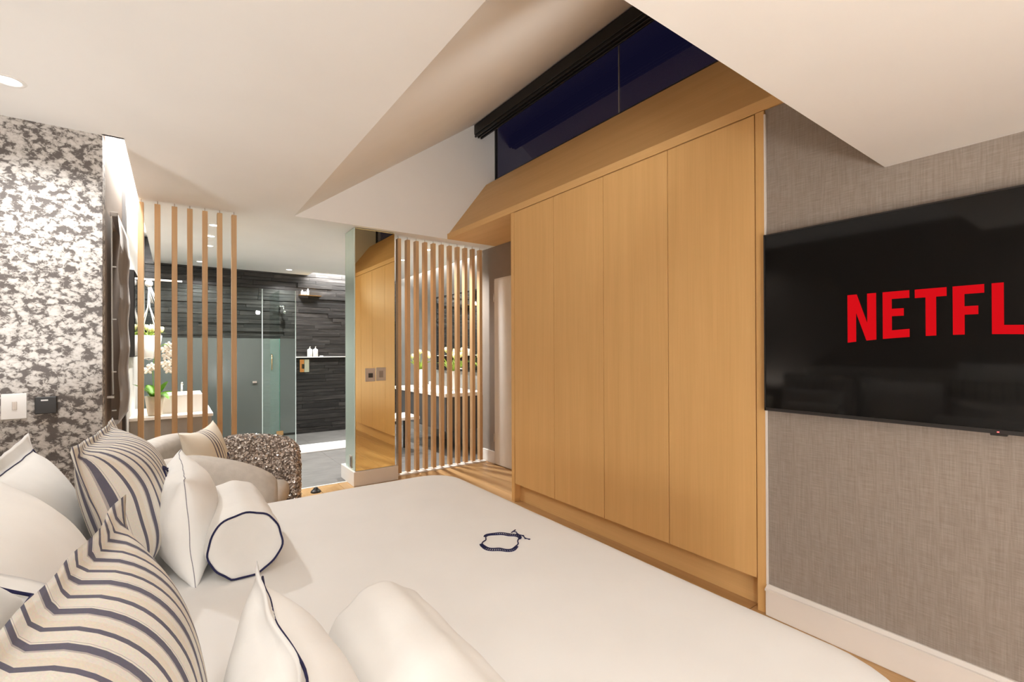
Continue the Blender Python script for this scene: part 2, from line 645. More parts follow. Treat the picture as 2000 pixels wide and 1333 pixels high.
fb = struct('floor_bathroom', B(XL, XBR, YT, YBACK, -0.10, -0.008), M_dkgrey, 'grey tiled bathroom floor')
ts = 0.6
bmx = bmesh.new()
add_box(bmx, 0.001, ts - 0.001, 0.001, ts - 0.001, -0.008, 0, bevel=0.001, seg=1)
tile_me = new_mesh('tile', bmx, M_tile)
for i in range(6):
    for j in range(6):
        x0, y0 = XL + i * ts, YT + j * ts
        x1, y1 = min(x0 + ts, XBR), min(y0 + ts, YBACK)
        if x1 - x0 < 0.03 or y1 - y0 < 0.03:
            continue
        o = bpy.data.objects.new('tile', tile_me)
        COL.objects.link(o)
        o.location = (x0, y0, 0)
        o.scale = ((x1 - x0) / ts, (y1 - y0) / ts, 1)
        o.parent = fb
struct('trim_1', B(XL, 2.9, YT - 0.012, YT + 0.012, -0.002, 0.004, bevel=0.001, seg=1), M_trim, 'pale metal strip between floorboards and tiles')

# television wall and the walls behind the camera
struct('wall_right', B(2.31, 2.50, YNEAR - 0.1, 1.119, 0, 2.418), M_linenwall, 'taupe woven wallcovering behind the television')
struct('wall_head', B(XHEAD - 0.1, XHEAD, YNEAR - 0.1, 3.42, 0, ZC), M_grey, 'taupe wall behind the bed head')
struct('wall_near', B(XHEAD, 2.31, YNEAR - 0.1, YNEAR, 0, ZC), M_paint, 'pale wall behind the camera')
struct('wall_papered', B(XHEAD, XL, 3.30, 3.42, 0, ZC), M_paper, 'silver and dark grey mottled wallpaper')
# door wall with the corridor; continues up to the window sill
struct('wall_corridor', B(2.90, 3.12, 1.10, 4.62, 0, 3.15), M_grey, 'dark taupe corridor wall with the white door')
# window side wall: textured return, opening with dark glass, pale bathroom part
bm = boxes([(XL - 0.15, XL, 3.42, 3.73, 0, 2.75), (XL - 0.15, XL, 3.73, 4.36, 0, 0.78), (XL - 0.15, XL, 3.73, 4.36, 2.12, 2.75), (XL - 0.15, XL, 4.36, 4.46, 0, 2.75)])
struct('wall_left', bm, M_grey, 'dark textured wall beside the blind')
bm = boxes([(XL - 0.15, XL, 4.46, YBACK, 0, 2.75)])
struct('wall_left_bathroom', bm, M_lightgrey, 'pale bathroom wall washed by the ceiling slot')
struct('trim_2', B(XL, XL + 0.02, 4.46, 4.56, 0, 2.55), M_dkgrey, 'dark post at the end of the slat screen')
bw = struct('wall_back', B(XL - 0.15, XBR + 0.1, YBACK + 0.03, YBACK + 0.15, -0.1, 2.9), M_slate, 'dark stacked slate wall of the shower')
struct('wall_right_bathroom', B(XBR, XBR + 0.1, 4.62, YBACK + 0.03, 0, 2.75), M_midgrey, 'grey bathroom wall with the vanity mirror')

# ceilings
struct('ceiling', boxes([(XHEAD, XSLOT, YNEAR, 3.30, ZC, ZC + 0.12), (XSLOT, 0.832, YNEAR, YG + 0.06, ZC, ZC + 0.12)]), M_paint, 'flat white bedroom ceiling')
struct('ceiling_bathroom', boxes([
    (XSLOT, 3.0, YG + 0.06, 7.35, ZC, ZC + 0.12), (XSLOT, 1.66, 7.35, YBACK + 0.03, ZC, ZC + 0.12), (2.9, 3.0, 7.35, YBACK + 0.03, ZC, ZC + 0.12),
    # upstands and lids of the light slots
    (XSLOT, XSLOT + 0.02, 3.30, YBACK + 0.03, ZC + 0.12, 2.75), (XL, XSLOT + 0.02, 3.30, YBACK + 0.03, 2.75, 2.78), (XL, XSLOT, 3.28, 3.30, ZC, 2.78),
    (2.98, 3.0, 4.60, YBACK + 0.03, ZC + 0.12, 2.75), (2.98, XBR + 0.1, 4.60, YBACK + 0.03, 2.75, 2.78), (3.0, XBR, 4.60, 4.62, ZC, 2.78),
    (1.64, 1.66, 7.33, YBACK + 0.03, ZC + 0.12, 2.7), (2.9, 2.92, 7.33, YBACK + 0.03, ZC + 0.12, 2.7), (1.64, 2.92, 7.33, 7.35, ZC + 0.12, 2.7),
    (1.64, 2.92, 7.33, YBACK + 0.03, 2.7, 2.73)]), M_paint, 'white bathroom ceiling with lit slots')
SL = (3.693 - ZC) / (2.623 - 0.832)
xt = 2.96
zt = ZC + SL * (xt - 0.832)
bm = bmesh.new()
add_prism(bm, [(0.832, ZC), (xt, zt), (xt, zt + 0.15), (0.832, ZC + 0.15)], 'Y', 0.60, YG + 0.03)
struct('ceiling_slope', bm, M_paint, 'sloping white ceiling rising to the high window')
bm = bmesh.new()
add_prism(bm, [(0.832, ZC), (2.90, ZC), (2.90, ZC + SL * (2.90 - 0.832) + 0.02), (0.832, ZC + 0.02)], 'Y', YG, YG + 0.0595)
struct('wall_gable', bm, M_paint, 'white gable wall above the slat screen')
struct('ceiling_soffit', boxes([(0.50, 2.34, YNEAR, 0.652, 1.995, ZC), (0.832, 2.98, 0.56, 0.652, ZC, 4.0), (2.34, 2.98, 0.56, 0.652, 1.995, ZC)]), M_paint, 'low white soffit above the television')
struct('baseboard_right', B(2.285, 2.31, YNEAR, 1.119, 0, 0.128, bevel=0.004), M_trim, 'white skirting below the television')
bm = bmesh.new()
add_prism(bm, [(2.280, 0.118), (2.310, 0.118), (2.310, 0.142), (2.302, 0.142), (2.288, 0.130), (2.280, 0.128)], 'Y', YNEAR, 1.119)
struct('trim_3', bm, M_trim, 'moulded top of the white skirting')
struct('trim_4', B(2.298, 2.3095, 1.114, 1.1205, 0.142, 2.395), M_trim, 'thin pale edge strip between wardrobe and wallcovering')
struct('baseboard_corridor', B(2.882, 2.90, 4.345, 4.60, 0, 0.135, bevel=0.003), M_trim, 'short white skirting beside the door')

# slate ledger stones on the shower wall
random.seed(3)
bmx = bmesh.new()
add_box(bmx, 0.0015, 0.9985, 0, 0.06, 0.0015, 0.0585, bevel=0.0015, seg=1)
stone_me = new_mesh('stone', bmx, M_slate)
z = 0.0
nst = 0
while z < ZC:
    hh = random.choice([0.045, 0.058, 0.07])
    hh = min(hh, ZC + 0.3 - z)
    xx = XL - random.random() * 0.4
    while xx < XBR:
        L = random.uniform(0.38, 0.85)
        x0, x1 = max(xx, XL), min(xx + L, XBR)
        if x1 - x0 > 0.03:
            o = bpy.data.objects.new('stone', stone_me)
            COL.objects.link(o)
            o.location = (x0, YBACK - random.uniform(0.0, 0.018), z)
            o.scale = (x1 - x0, 1, hh / 0.06)
            o.parent = bw
            nst += 1
        xx += L
    z += hh

# ------------------------------------------------------------------ door, windows
dr = struct('door_1', B(2.875, 2.905, 3.46, 4.336, 0.006, 2.036, bevel=0.003), M_door, 'white painted door in the corridor')
obj('door_frame', boxes([(2.890, 2.902, 4.336, 4.352, 0, 2.055), (2.890, 2.902, 3.444, 3.46, 0, 2.055), (2.890, 2.902, 3.444, 4.352, 2.038, 2.055)]), M_door, dr)
for zz in (0.25, 1.80):
    bm = bmesh.new()
    add_tube(bm, [(2.872, 4.338, zz), (2.872, 4.338, zz + 0.09)], 0.008, 10)
    obj('hinge', bm, M_silver, dr, True)
bm = bmesh.new()
add_tube(bm, [(2.875, 3.53, 1.02), (2.84, 3.53, 1.02), (2.825, 3.545, 1.02), (2.825, 3.64, 1.02)], 0.009, 10)
obj('door_handle', bm, M_silver, dr, True)

wn = struct('window_1', boxes([(2.895, 2.925, 4.326, 4.346, 3.15, 3.93), (2.895, 2.925, 0.652, 0.67, 3.15, 3.93), (2.895, 2.925, 0.652, 4.346, 3.148, 3.166)]), M_black, 'high window onto the night sky')
for y0, y1 in ((0.67, 2.553), (2.559, 4.326)):
    obj('pane', B(2.905, 2.913, y0, y1, 3.166, 3.93), M_winglass, wn)
obj('mullion', B(2.902, 2.916, 2.553, 2.559, 3.166, 3.93), M_mgrey, wn)
wn = struct('window_2', boxes([(XL - 0.12, XL - 0.09, 3.73, 3.77, 0.78, 2.12), (XL - 0.12, XL - 0.09, 4.32, 4.36, 0.78, 2.12), (XL - 0.12, XL - 0.09, 3.77, 4.32, 0.78, 0.82), (XL - 0.12, XL - 0.09, 3.77, 4.32, 2.08, 2.12)]), M_black, 'dark window behind the grey blind')
obj('pane', B(XL - 0.108, XL - 0.102, 3.77, 4.32, 0.82, 2.08), M_winglass, wn)

# ================================================================== LIGHT FITTINGS
def downlight(x, y, z, power, label, group, size=2.5, r=0.045, tilt=(0, 0, -1), col=WARM):
    t = thing('ceiling_downlight', label, 'downlight', (x, y, z), group)
    bm = bmesh.new()
    add_lathe(bm, [(r * 0.95, -0.0005), (r * 0.95, -0.004), (r * 1.25, -0.003), (r * 1.3, -0.0005)], (x, y, z), 28)
    obj('ring', bm, M_ring, t, True)
    bm = bmesh.new()
    add_lathe(bm, [(0, -0.0025), (r * 0.94, -0.002)], (x, y, z), 28)
    obj('lens', bm, M_lens, t)
    light('downlight_lamp', 'SPOT', (x, y, z - 0.02), power, col, t, aim=tilt, spot_size=size, spot_blend=0.7, shadow_soft_size=0.04)
    return t


downlight(-0.574, 2.859, ZC, 52, 'round recessed ceiling light above the mottled wallpaper', 'bedroom downlights')
downlight(-0.574, 0.35, ZC, 16, 'round recessed ceiling light over the bed head by the camera', 'bedroom downlights')
downlight(0.25, -0.85, ZC, 30, 'round recessed ceiling light behind the camera', 'bedroom downlights')


def fill_lamp(x, y, h, power, label):  # unseen lamp added behind the camera to fill the room with light
    t = thing('fill_lamp', label, 'fill lamp', (x, y, 0), 'added fill lamps behind the camera')
    for nm, prof, m in (('base', [(0, 0), (0.15, 0), (0.15, 0.015), (0.012, 0.03), (0, 0.03)], M_black), ('pole', [(0.011, 0.03), (0.011, h - 0.16), (0, h - 0.16)], M_black)):
        bm = bmesh.new()
        add_lathe(bm, prof, (x, y, 0), 20)
        obj(nm, bm, m, t, True)
    bm = bmesh.new()
    add_lathe(bm, [(0.06, h - 0.17), (0.20, h - 0.16), (0.22, h - 0.145), (0.20, h - 0.155), (0.06, h - 0.163)], (x, y, 0), 28)
    obj('reflector', bm, M_shade, t, True)
    light('fill_lamp_bulb', 'POINT', (x, y, h), power, WARM, t, shadow_soft_size=0.16)
    return t


fill_lamp(-0.50, -1.30, 0.78, 84, 'added low fill lamp at the head wall behind the camera')
fill_lamp(0.90, -1.30, 0.50, 25, 'added low fill lamp below the soffit behind the camera')
t = thing('fill_spot', 'added small white adjustable spotlight on the soffit edge facing the gable', 'fill_spot', (1.6, 0.655, 2.15))  # added out of view to brighten gable, sloping ceiling and bulkhead
obj('wall_plate', B(1.56, 1.64, 0.652, 0.662, 2.11, 2.19, bevel=0.003, seg=1), M_ring, t)
bm = bmesh.new()
add_tube(bm, [(1.6, 0.662, 2.15), (1.6, 0.72, 2.16)], 0.032, 16)
obj('head', bm, M_ring, t, True)
light('soffit_fill_spot', 'SPOT', (1.6, 0.75, 2.165), 38, WARM, t, aim=(0.05, 1, 0.20), spot_size=1.45, spot_blend=1.0, shadow_soft_size=0.05)
ord_ = ['first', 'second', 'third', 'fourth']
for k, (px, py) in enumerate(((0.294, 5.081), (0.292, 5.578), (0.306, 6.105), (0.269, 7.256))):
    downlight(px, py, ZC, 88, 'small round light in the bathroom ceiling, %s of the row behind the bedside slats' % ord_[k], 'bathroom downlights', r=0.04)
downlight(1.328, 7.281, ZC, 88, 'small round light in the ceiling over the shower doorway', 'bathroom downlights', r=0.04)
downlight(2.364, 4.935, ZC, 135, 'small round light just behind the slats by the door', 'bathroom downlights', r=0.04)
downlight(2.359, 5.686, ZC, 135, 'small round light deeper behind the slats by the door', 'bathroom downlights', r=0.04)

# ================================================================== WARDROBE
t = thing('wardrobe', 'tall built-in oak wardrobe with four flush doors', 'wardrobe', (2.6, 2.165, 0))
obj('side_panel', B(XW, 2.895, 1.121, 1.163, 0, 2.416, bevel=0.0015, seg=1), M_oak, t)
obj('side_panel', B(XW, 2.895, 3.170, 3.212, 0, 2.416, bevel=0.0015, seg=1), M_oak, t)
obj('carcass', B(2.335, 2.895, 1.165, 3.168, 0.156, 2.414), M_dkgrey, t)
obj('plinth', B(2.36, 2.38, 1.163, 3.170, 0, 0.155), M_oak_y, t)
for k in range(4):
    y0 = 1.166 + 0.5003 * k
    d = obj('door', B(XW + 0.002, XW + 0.024, y0 + 0.0022, y0 + 0.5003 - 0.0022, 0.1525, 2.4125, bevel=0.001, seg=1), M_oak, t)

t = thing('sloped_bulkhead', 'sloping oak panel running above the wardrobe up to the window', 'panel', (2.6, 2.5, 2.418))
bm = bmesh.new()
add_prism(bm, [(XW + 0.012, 2.4195), (XW + 0.012, 2.4715), (2.78, 3.08), (2.895, 3.147), (2.895, 2.4195)], 'Y', 0.653, YG - 0.001)
obj('sloping_panel', bm, M_oak_y, t)
obj('front_edge', B(XW, XW + 0.012, 0.653, YG - 0.001, 2.4185, 2.4725, bevel=0.001, seg=1), M_oak_y, t)

# black blind cassette under the window head
t = thing('blind_cassette', 'long black roller blind cassette under the sloping ceiling', 'blind rail', (2.70, 2.5, 3.57))
obj('housing', B(2.622, 2.735, 0.655, 4.330, 3.585, 3.687, bevel=0.002, seg=1), M_black, t)
for xx in (2.632, 2.668, 2.704):
    obj('track', B(xx, xx + 0.018, 0.655, 4.338, 3.562, 3.585, bevel=0.002, seg=1), M_black, t)

# ================================================================== SLAT SCREENS
bmx = bmesh.new()
add_box(bmx, -0.018, 0.018, -0.03, 0.03, 0.03, 2.392, bevel=0.002, seg=1)
slat_me = new_mesh('slat', bmx, M_slat)
bmx = bmesh.new()
add_tube(bmx, [(0, 0, 0.0), (0, 0, 0.03)], 0.0035, 8)
pin_me = new_mesh('pin', bmx, M_silver)


def screen(label, xs, loc, shift=0.0):
    t = thing('slat_screen', label, 'room divider', loc)
    for x in xs:
        o = bpy.data.objects.new('slat', slat_me)
        COL.objects.link(o)
        o.parent = t
        o.location = (x - loc[0], YS + shift * (x - 2.3) - loc[1], 0)
        for zp in (0.0, 2.391):
            p = bpy.data.objects.new('pin', pin_me)
            COL.objects.link(p)
            p.parent = o
            p.location = (0, 0, zp)
    return t


screen('seven upright wooden slats standing beside the basin', [-0.207, -0.106, 0.0, 0.099, 0.199, 0.300, 0.401], (0.1, YS, 0))
t = screen('eleven upright wooden slats between mirrored column and door', [1.838 + 0.0962 * k for k in range(11)], (2.3, YS, 0), 0.0)
o = obj('floor_strip', B(1.80, 2.87, YS - 0.03, YS + 0.035, 0.0, 0.012, bevel=0.002, seg=1), M_trim, t)

# ================================================================== MIRROR COLUMN
t = thing('mirror_column', 'mirror-clad square column with white base', 'column', (1.55, 4.55, 0))
obj('core', B(1.372, 1.745, 4.412, 4.70, 0.0, ZC - 0.002), M_dkgrey, t)
o = obj('front_mirror', B(1.366, 1.751, 4.402, 4.411, 0.139, ZC - 0.006, bevel=0.002, seg=1), M_mirror3, t)
obj('side_mirror', B(1.362, 1.371, 4.413, 4.70, 0.139, ZC - 0.006, bevel=0.002, seg=1), M_mirror2, t)
obj('edge_strip', B(1.3605, 1.3655, 4.4015, 4.412, 0.139, ZC - 0.006), M_edge, t)
obj('plinth', B(1.346, 1.778, 4.386, 4.80, 0.0, 0.137, bevel=0.004), M_trim, t)
bm = B(1.355, 1.3615, 4.49, 4.55, 0.15, 0.27, bevel=0.002, seg=1)
o = obj('socket_plate', bm, M_silver, t)
obj('socket_hole', B(1.3535, 1.3555, 4.50, 4.52, 0.165, 0.255), M_black, o)
for k, (cx_, zc_) in enumerate(((1.507, 1.034), (1.610, 1.038))):
    s = tag(obj('switch_plate', B(cx_ - 0.047, cx_ + 0.047, 4.394, 4.4015, zc_ - 0.063, zc_ + 0.063, bevel=0.002, seg=1), M_silver),
            ['satin switch plate with a square button on the column mirror', 'satin switch plate with a tall button on the column mirror'][k], 'switch', 'plates on the mirrored column')
    if k == 0:
        obj('button', B(cx_ - 0.020, cx_ + 0.022, 4.391, 4.394, zc_ - 0.026, zc_ + 0.016), M_darkfab, s)
    else:
        obj('button', B(cx_ - 0.020, cx_ + 0.020, 4.391, 4.394, zc_ - 0.032, zc_ + 0.032), M_grey, s)

# ================================================================== TELEVISION
TY1, TY0, TZ0, TZ1 = 1.107, -0.345, 0.978, 1.806
t = thing('television', 'large wall-mounted flat television showing red letters', 'television', (2.29, 0.38, TZ0))
obj('body', B(2.272, 2.300, TY0 + 0.03, TY1 - 0.03, TZ0 + 0.05, TZ1 - 0.05), M_blacks, t)
obj('bezel', boxes([(2.262, 2.285, TY0, TY1, TZ1 - 0.006, TZ1), (2.262, 2.285, TY0, TY1, TZ0, TZ0 + 0.014), (2.262, 2.285, TY0, TY0 + 0.006, TZ0, TZ1), (2.262, 2.285, TY1 - 0.006, TY1, TZ0, TZ1)]), M_blacks, t)
scn = obj('screen', B(2.265, 2.283, TY0 + 0.006, TY1 - 0.006, TZ0 + 0.014, TZ1 - 0.006), M_screen, t)
obj('standby_light', B(2.259, 2.263, 0.329, 0.334, TZ0 + 0.005, TZ0 + 0.008), M_led, t)
obj('sensor_housing', B(2.2635, 2.28, 0.31, 0.352, TZ0 - 0.007, TZ0 + 0.001, bevel=0.002, seg=1), M_blacks, t)
# letters: (s, z) with s running towards smaller Y; the bottom line arches up in the middle
LT = 1.490
letters = []


def botz(s):
    q = (s - 0.368) / 0.368
    return 1.317 - 0.024 * q * q


def band(s0, s1, z0=None, z1=None):
    return [(s0, botz(s0) if z0 is None else z0), (s1, botz(s1) if z0 is None else z0), (s1, LT if z1 is None else z1), (s0, LT if z1 is None else z1)]


def foot(s0, s1, h):
    return [(s0, botz(s0)), (s1, botz(s1)), (s1, botz(s1) + h), (s0, botz(s0) + h)]


def Lt(polys):
    bm = bmesh.new()
    for poly in polys:
        A = [bm.verts.new((2.2645, 0.768 - p[0], p[1])) for p in poly]
        Bv = [bm.verts.new((2.2652, 0.768 - p[0], p[1])) for p in poly]
        bm.faces.new(A)
        bm.faces.new(Bv[::-1])
        for k in range(len(poly)):
            bm.faces.new((A[k], Bv[k], Bv[(k + 1) % len(poly)], A[(k + 1) % len(poly)]))
    return bm


letters.append(Lt([band(0, 0.030), band(0.068, 0.098), [(0.030, LT), (0.033, LT), (0.068, 1.372), (0.068, botz(0.068)), (0.065, botz(0.065)), (0.030, 1.415)]]))
letters.append(Lt([band(0.119, 0.148), band(0.148, 0.202, LT - 0.029, LT), band(0.148, 0.185, 1.394, 1.423), foot(0.148, 0.202, 0.031)]))
letters.append(Lt([band(0.218, 0.308, LT - 0.032, LT), band(0.249, 0.279, None, LT - 0.032)]))
letters.append(Lt([band(0.324, 0.355), band(0.355, 0.405, LT - 0.030, LT), band(0.355, 0.390, 1.387, 1.417)]))
letters.append(Lt([band(0.423, 0.452), foot(0.452, 0.497, 0.031)]))
letters.append(Lt([band(0.513, 0.543)]))
letters.append(Lt([[(0.560, LT), (0.592, LT), (0.622, 1.402), (0.606, 1.402)], [(0.636, LT), (0.668, LT), (0.622, 1.402), (0.606, 1.402)], [(0.606, 1.402), (0.622, 1.402), (0.668, botz(0.668)), (0.635, botz(0.635))], [(0.606, 1.402), (0.622, 1.402), (0.593, botz(0.593)), (0.560, botz(0.560))]]))
for L_ in letters:
    obj('letter', L_, M_red, scn)

# ================================================================== PLATES ON THE WALLPAPER
t = tag(obj('light_switch', B(-0.684, -0.595, 3.292, 3.301, 0.937, 1.062, bevel=0.002, seg=1), M_plate), 'white switch plate on the mottled wallpaper', 'switch', 'plates on the wallpaper')
obj('rocker', B(-0.6455, -0.628, 3.289, 3.292, 0.982, 1.022, bevel=0.001, seg=1), M_silver, t)
t = tag(obj('wall_controller', B(-0.566, -0.485, 3.283, 3.301, 0.955, 1.040, bevel=0.003, seg=1), M_blacks), 'dark rectangular wall controller on the mottled wallpaper', 'wall control', 'plates on the wallpaper')
obj('status_bar', B(-0.543, -0.517, 3.2815, 3.2832, 1.020, 1.027), M_plate, t)

# ================================================================== BED
BZ = 0.62
BX0, BX1, BY0, BY1 = -0.84, 1.215, 0.24, 2.30
t = thing('bed', 'wide upholstered bed base with mattress and headboard', 'bed', (0.2, 1.26, 0))
obj('bed_base', B(-0.88, 1.12, 0.30, 2.22, 0.08, 0.34, bevel=0.02), M_greyfab, t)
obj('mattress', B(-0.87, 1.13, 0.29, 2.23, 0.342, 0.585, bevel=0.05, seg=3), M_bed, t)
obj('headboard', B(-1.015, -0.90, 0.27, 2.25, 0.05, 1.08, bevel=0.03, seg=3), M_greyfab, t)
for lx, ly in ((-0.8, 0.36), (-0.8, 2.16), (1.05, 0.36), (1.05, 2.16)):
    obj('leg', B(lx - 0.03, lx + 0.03, ly - 0.03, ly + 0.03, 0, 0.08), M_black, t)


def rrect(hx, hy, r, n):
    """points on a rounded rectangle, counter-clockwise, n per quarter"""
    out = []
    for q, (sx, sy) in enumerate(((1, 1), (-1, 1), (-1, -1), (1, -1))):
        for k in range(n):
            a = q * PI / 2 + PI / 2 * k / (n - 1)
            out.append((sx * (hx - r) + r * math.cos(a), sy * (hy - r) + r * math.sin(a)))
    res = []
    for i, p in enumerate(out):      # add points along the straight runs
        q = out[(i + 1) % len(out)]
        res.append(p)
        d = math.hypot(q[0] - p[0], q[1] - p[1])
        if d > 0.2:
            m = int(d / 0.05)
            for j in range(1, m):
                res.append((p[0] + (q[0] - p[0]) * j / m, p[1] + (q[1] - p[1]) * j / m))
    return res


def top_z(x, y):
    nz = mnoise.noise(Vector((x * 1.6, y * 1.6, 3.1))) * 0.006 + mnoise.noise(Vector((x * 5, y * 5, 7.7))) * 0.0022
    return BZ + nz


def make_duvet():
    cx, cy, hx, hy = (BX0 + BX1) / 2, (BY0 + BY1) / 2, (BX1 - BX0) / 2, (BY1 - BY0) / 2
    ring = rrect(hx, hy, 0.17, 9)
    bm = bmesh.new()
    prof = []
    for k in range(25):
        prof.append((k / 24 * 0.935, 0.0))
    for k in range(1, 9):       # rounded shoulder
        a = PI / 2 * k / 8
        prof.append((0.935 + 0.065 * math.sin(a), -0.065 * (1 - math.cos(a))))
    for k in range(1, 8):
        prof.append((1.0 + 0.003 * k, -0.065 - 0.049 * k))
    rings = []
    for i, (rho, dz) in enumerate(prof):
        row = []
        for px, py in ring:
            x, y = cx + px * rho, cy + py * rho
            z = top_z(x, y) + dz
            if dz < -0.03:
                wob = mnoise.noise(Vector((x * 4.0, y * 4.0, dz * 2))) * 0.018 * min(1, -dz * 6)
                x += px / hx * wob
                y += py / hy * wob
            row.append((x, y, z))
        rings.append(row)
    c = bm.verts.new((cx, cy, top_z(cx, cy)))
    vr = [[bm.verts.new(p) for p in row] for row in rings[1:]]
    n = len(ring)
    for k in range(n):
        bm.faces.new((c, vr[0][k], vr[0][(k + 1) % n]))
    for A, Bv in zip(vr, vr[1:]):
        for k in range(n):
            bm.faces.new((A[k], Bv[k], Bv[(k + 1) % n], A[(k + 1) % n]))
    return bm


duvet = tag(obj('duvet', make_duvet(), M_bed, smooth=True), 'smooth white duvet spread over the bed with embroidered crest', 'duvet')


def crest(bmw, f, R=0.062, wob=0.018):
    """embroidered oval wreath of double outline with short bars; f maps 2D to 3D"""
    def pt(a, rr):
        return f(rr * math.cos(a), rr * math.sin(a))
    N = 64
    def rad(a):
        return R * (1 + 0.09 * math.cos(4 * a) + 0.05 * math.cos(7 * a))
    add_tube(bmw, [pt(2 * PI * k / N, rad(2 * PI * k / N)) for k in range(N)], 0.0022, 5, True)
    for k in range(N):
        a = 2 * PI * k / N
        side = abs(math.sin(a + 0.8))
        if side > 0.45:
            add_tube(bmw, [pt(a, rad(a) - 0.001), pt(a + 0.04, rad(a) + wob * side)], 0.0021, 5)
    seg = []
    for k in range(N + 1):
        a = 2 * PI * k / N
        side = abs(math.sin(a + 0.8))
        if side > 0.45:
            seg.append(pt(a + 0.02, rad(a) + wob * side))
        else:
            if len(seg) > 2:
                add_tube(bmw, seg, 0.0016, 5)
            seg = []
    if len(seg) > 2:
        add_tube(bmw, seg, 0.0016, 5)


bm = bmesh.new()
E0 = (0.897, 1.316)
crest(bm, lambda a, b: (E0[0] + a, E0[1] + b, top_z(E0[0] + a, E0[1] + b) + 0.001))
spr = [(0.985 + 0.004 * math.sin(k * 1.9), 1.365 - 0.0125 * k) for k in range(8)]
add_tube(bm, [(x, y, top_z(x, y) + 0.001) for x, y in spr], 0.002, 5)
for k, (x, y) in enumerate(spr):
    if k % 2 == 0 or k > 5:
        add_blob(bm, (x, y, top_z(x, y) + 0.001), (0.005, 0.0045, 0.002), sub=1)
add_tube(bm, [(0.972, 1.36, top_z(0.972, 1.36) + 0.001), (0.998, 1.372, top_z(0.998, 1.372) + 0.001)], 0.0022, 5)
obj('embroidered_crest', bm, M_navy, duvet, label='navy embroidered oval crest with a small sprig')


# ------------------------------------------------------------------ pillows
def frame(center, tilt, face=0.0, spin=0.0):
    """local x along the bed width, local y up the pillow, local z out of its face"""
    s, c = math.sin(tilt), math.cos(tilt)
    ex, ey = Vector((0, 1, 0)), Vector((-s, 0, c))
    ez = ex.cross(ey)
    R = Matrix(((ex.x, ey.x, ez.x), (ex.y, ey.y, ez.y), (ex.z, ey.z, ez.z)))
    R = Matrix.Rotation(face, 3, 'Z') @ R @ Matrix.Rotation(spin, 3, 'Z')
    return Matrix.Translation(center) @ R.to_4x4()


def pillow_fn(W, H, T, fl, pinch, seed, wr, backf=0.5):
    fx, fy = 1 - 2 * fl / W, 1 - 2 * fl / H

    def P(u, v, side):
        a, b = min(1, abs(u) / fx), min(1, abs(v) / fy)
        th = T / 2 * (max(0, 1 - a ** 2.6) ** 0.62) * (max(0, 1 - b ** 2.6) ** 0.62)
        th += 0.002
        x = W / 2 * u * (1 - pinch * (1 - v * v) * abs(u) ** 1.5)
        y = H / 2 * v * (1 - pinch * (1 - u * u) * abs(v) ** 1.5)
        nz = mnoise.noise(Vector((x * 7 + seed, y * 7, side * 3.3))) + 0.5 * mnoise.noise(Vector((x * 17 + seed, y * 13, side)))
        edge = max(a, b)
        th += nz * wr * (0.35 + edge)
        if side < 0:
            th *= backf
        flap = 0.0
        if fl and edge > 0.999:
            flap = mnoise.noise(Vector((x * 11 + seed, y * 11, 9.1))) * 0.010
            th = 0.0025
        return Vector((x, y, side * th + flap))
    return P


def make_pillow(name, label, cat, group, center, tilt, W, H, T, mat, fl=0.0, pinch=0.07, seed=0.0, wr=0.006, face=0.0, spin=0.0, pipe=None, emblem=None, pipe_r=0.0028, backf=0.5):
    P = pillow_fn(W, H, T, fl, pinch, seed, wr, backf)
    nx, ny = 44, 36

    def grid(n):
        return [math.copysign(abs(t) ** 0.85, t) for t in [(-1 + 2 * k / n) for k in range(n + 1)]]
    gx, gy = grid(nx), grid(ny)
    bm = bmesh.new()
    F = [[bm.verts.new(P(u, v, 1)) for v in gy] for u in gx]
    Bk = [[None] * (ny + 1) for _ in range(nx + 1)]
    for i, u in enumerate(gx):
        for j, v in enumerate(gy):
            Bk[i][j] = F[i][j] if i in (0, nx) or j in (0, ny) else bm.verts.new(P(u, v, -1))
    for i in range(nx):
        for j in range(ny):
            bm.faces.new((F[i][j], F[i + 1][j], F[i + 1][j + 1], F[i][j + 1]))
            bm.faces.new((Bk[i][j], Bk[i][j + 1], Bk[i + 1][j + 1], Bk[i + 1][j]))
    M = frame(center, tilt, face, spin)
    o = bpy.data.objects.new(name, new_mesh(name, bm, mat, True))
    COL.objects.link(o)
    o.matrix_basis = M
    tag(o, label, cat, group)
    if pipe:
        fx, fy = 1 - 2 * fl / W, 1 - 2 * fl / H
        pts = []
        N = 30
        for k in range(N):
            pts.append((-fx + 2 * fx * k / N, fy))
        for k in range(N):
            pts.append((fx, fy - 2 * fy * k / N))
        for k in range(N):
            pts.append((fx - 2 * fx * k / N, -fy))
        for k in range(N):
            pts.append((-fx, -fy + 2 * fy * k / N))
        bm = bmesh.new()
        off = 0.004 if fl else 0.0
        add_tube(bm, [P(u, v, 1) + Vector((0, 0, off)) for u, v in pts], pipe_r, 6, True)
        c = bpy.data.objects.new('piping', new_mesh('piping', bm, pipe, True))
        COL.objects.link(c)
        c.parent = o
    if emblem:
        eu, ev, er = emblem
        bm = bmesh.new()
        crest(bm, lambda a, b: P(eu + 2 * a / W, ev + 2 * b / H, 1) + Vector((0, 0, 0.0015)), R=er, wob=er * 0.2)
        add_tube(bm, [P(eu + 2 * er * 1.3 / W, ev + 2 * (-er + 0.3 * er * k) / H, 1) + Vector((0, 0, 0.0015)) for k in range(7)], 0.0022, 5)
        c = bpy.data.objects.new('embroidered_crest', new_mesh('embroidered_crest', bm, M_navy))
        COL.objects.link(c)
        c.parent = o
    return o


R_ = math.radians
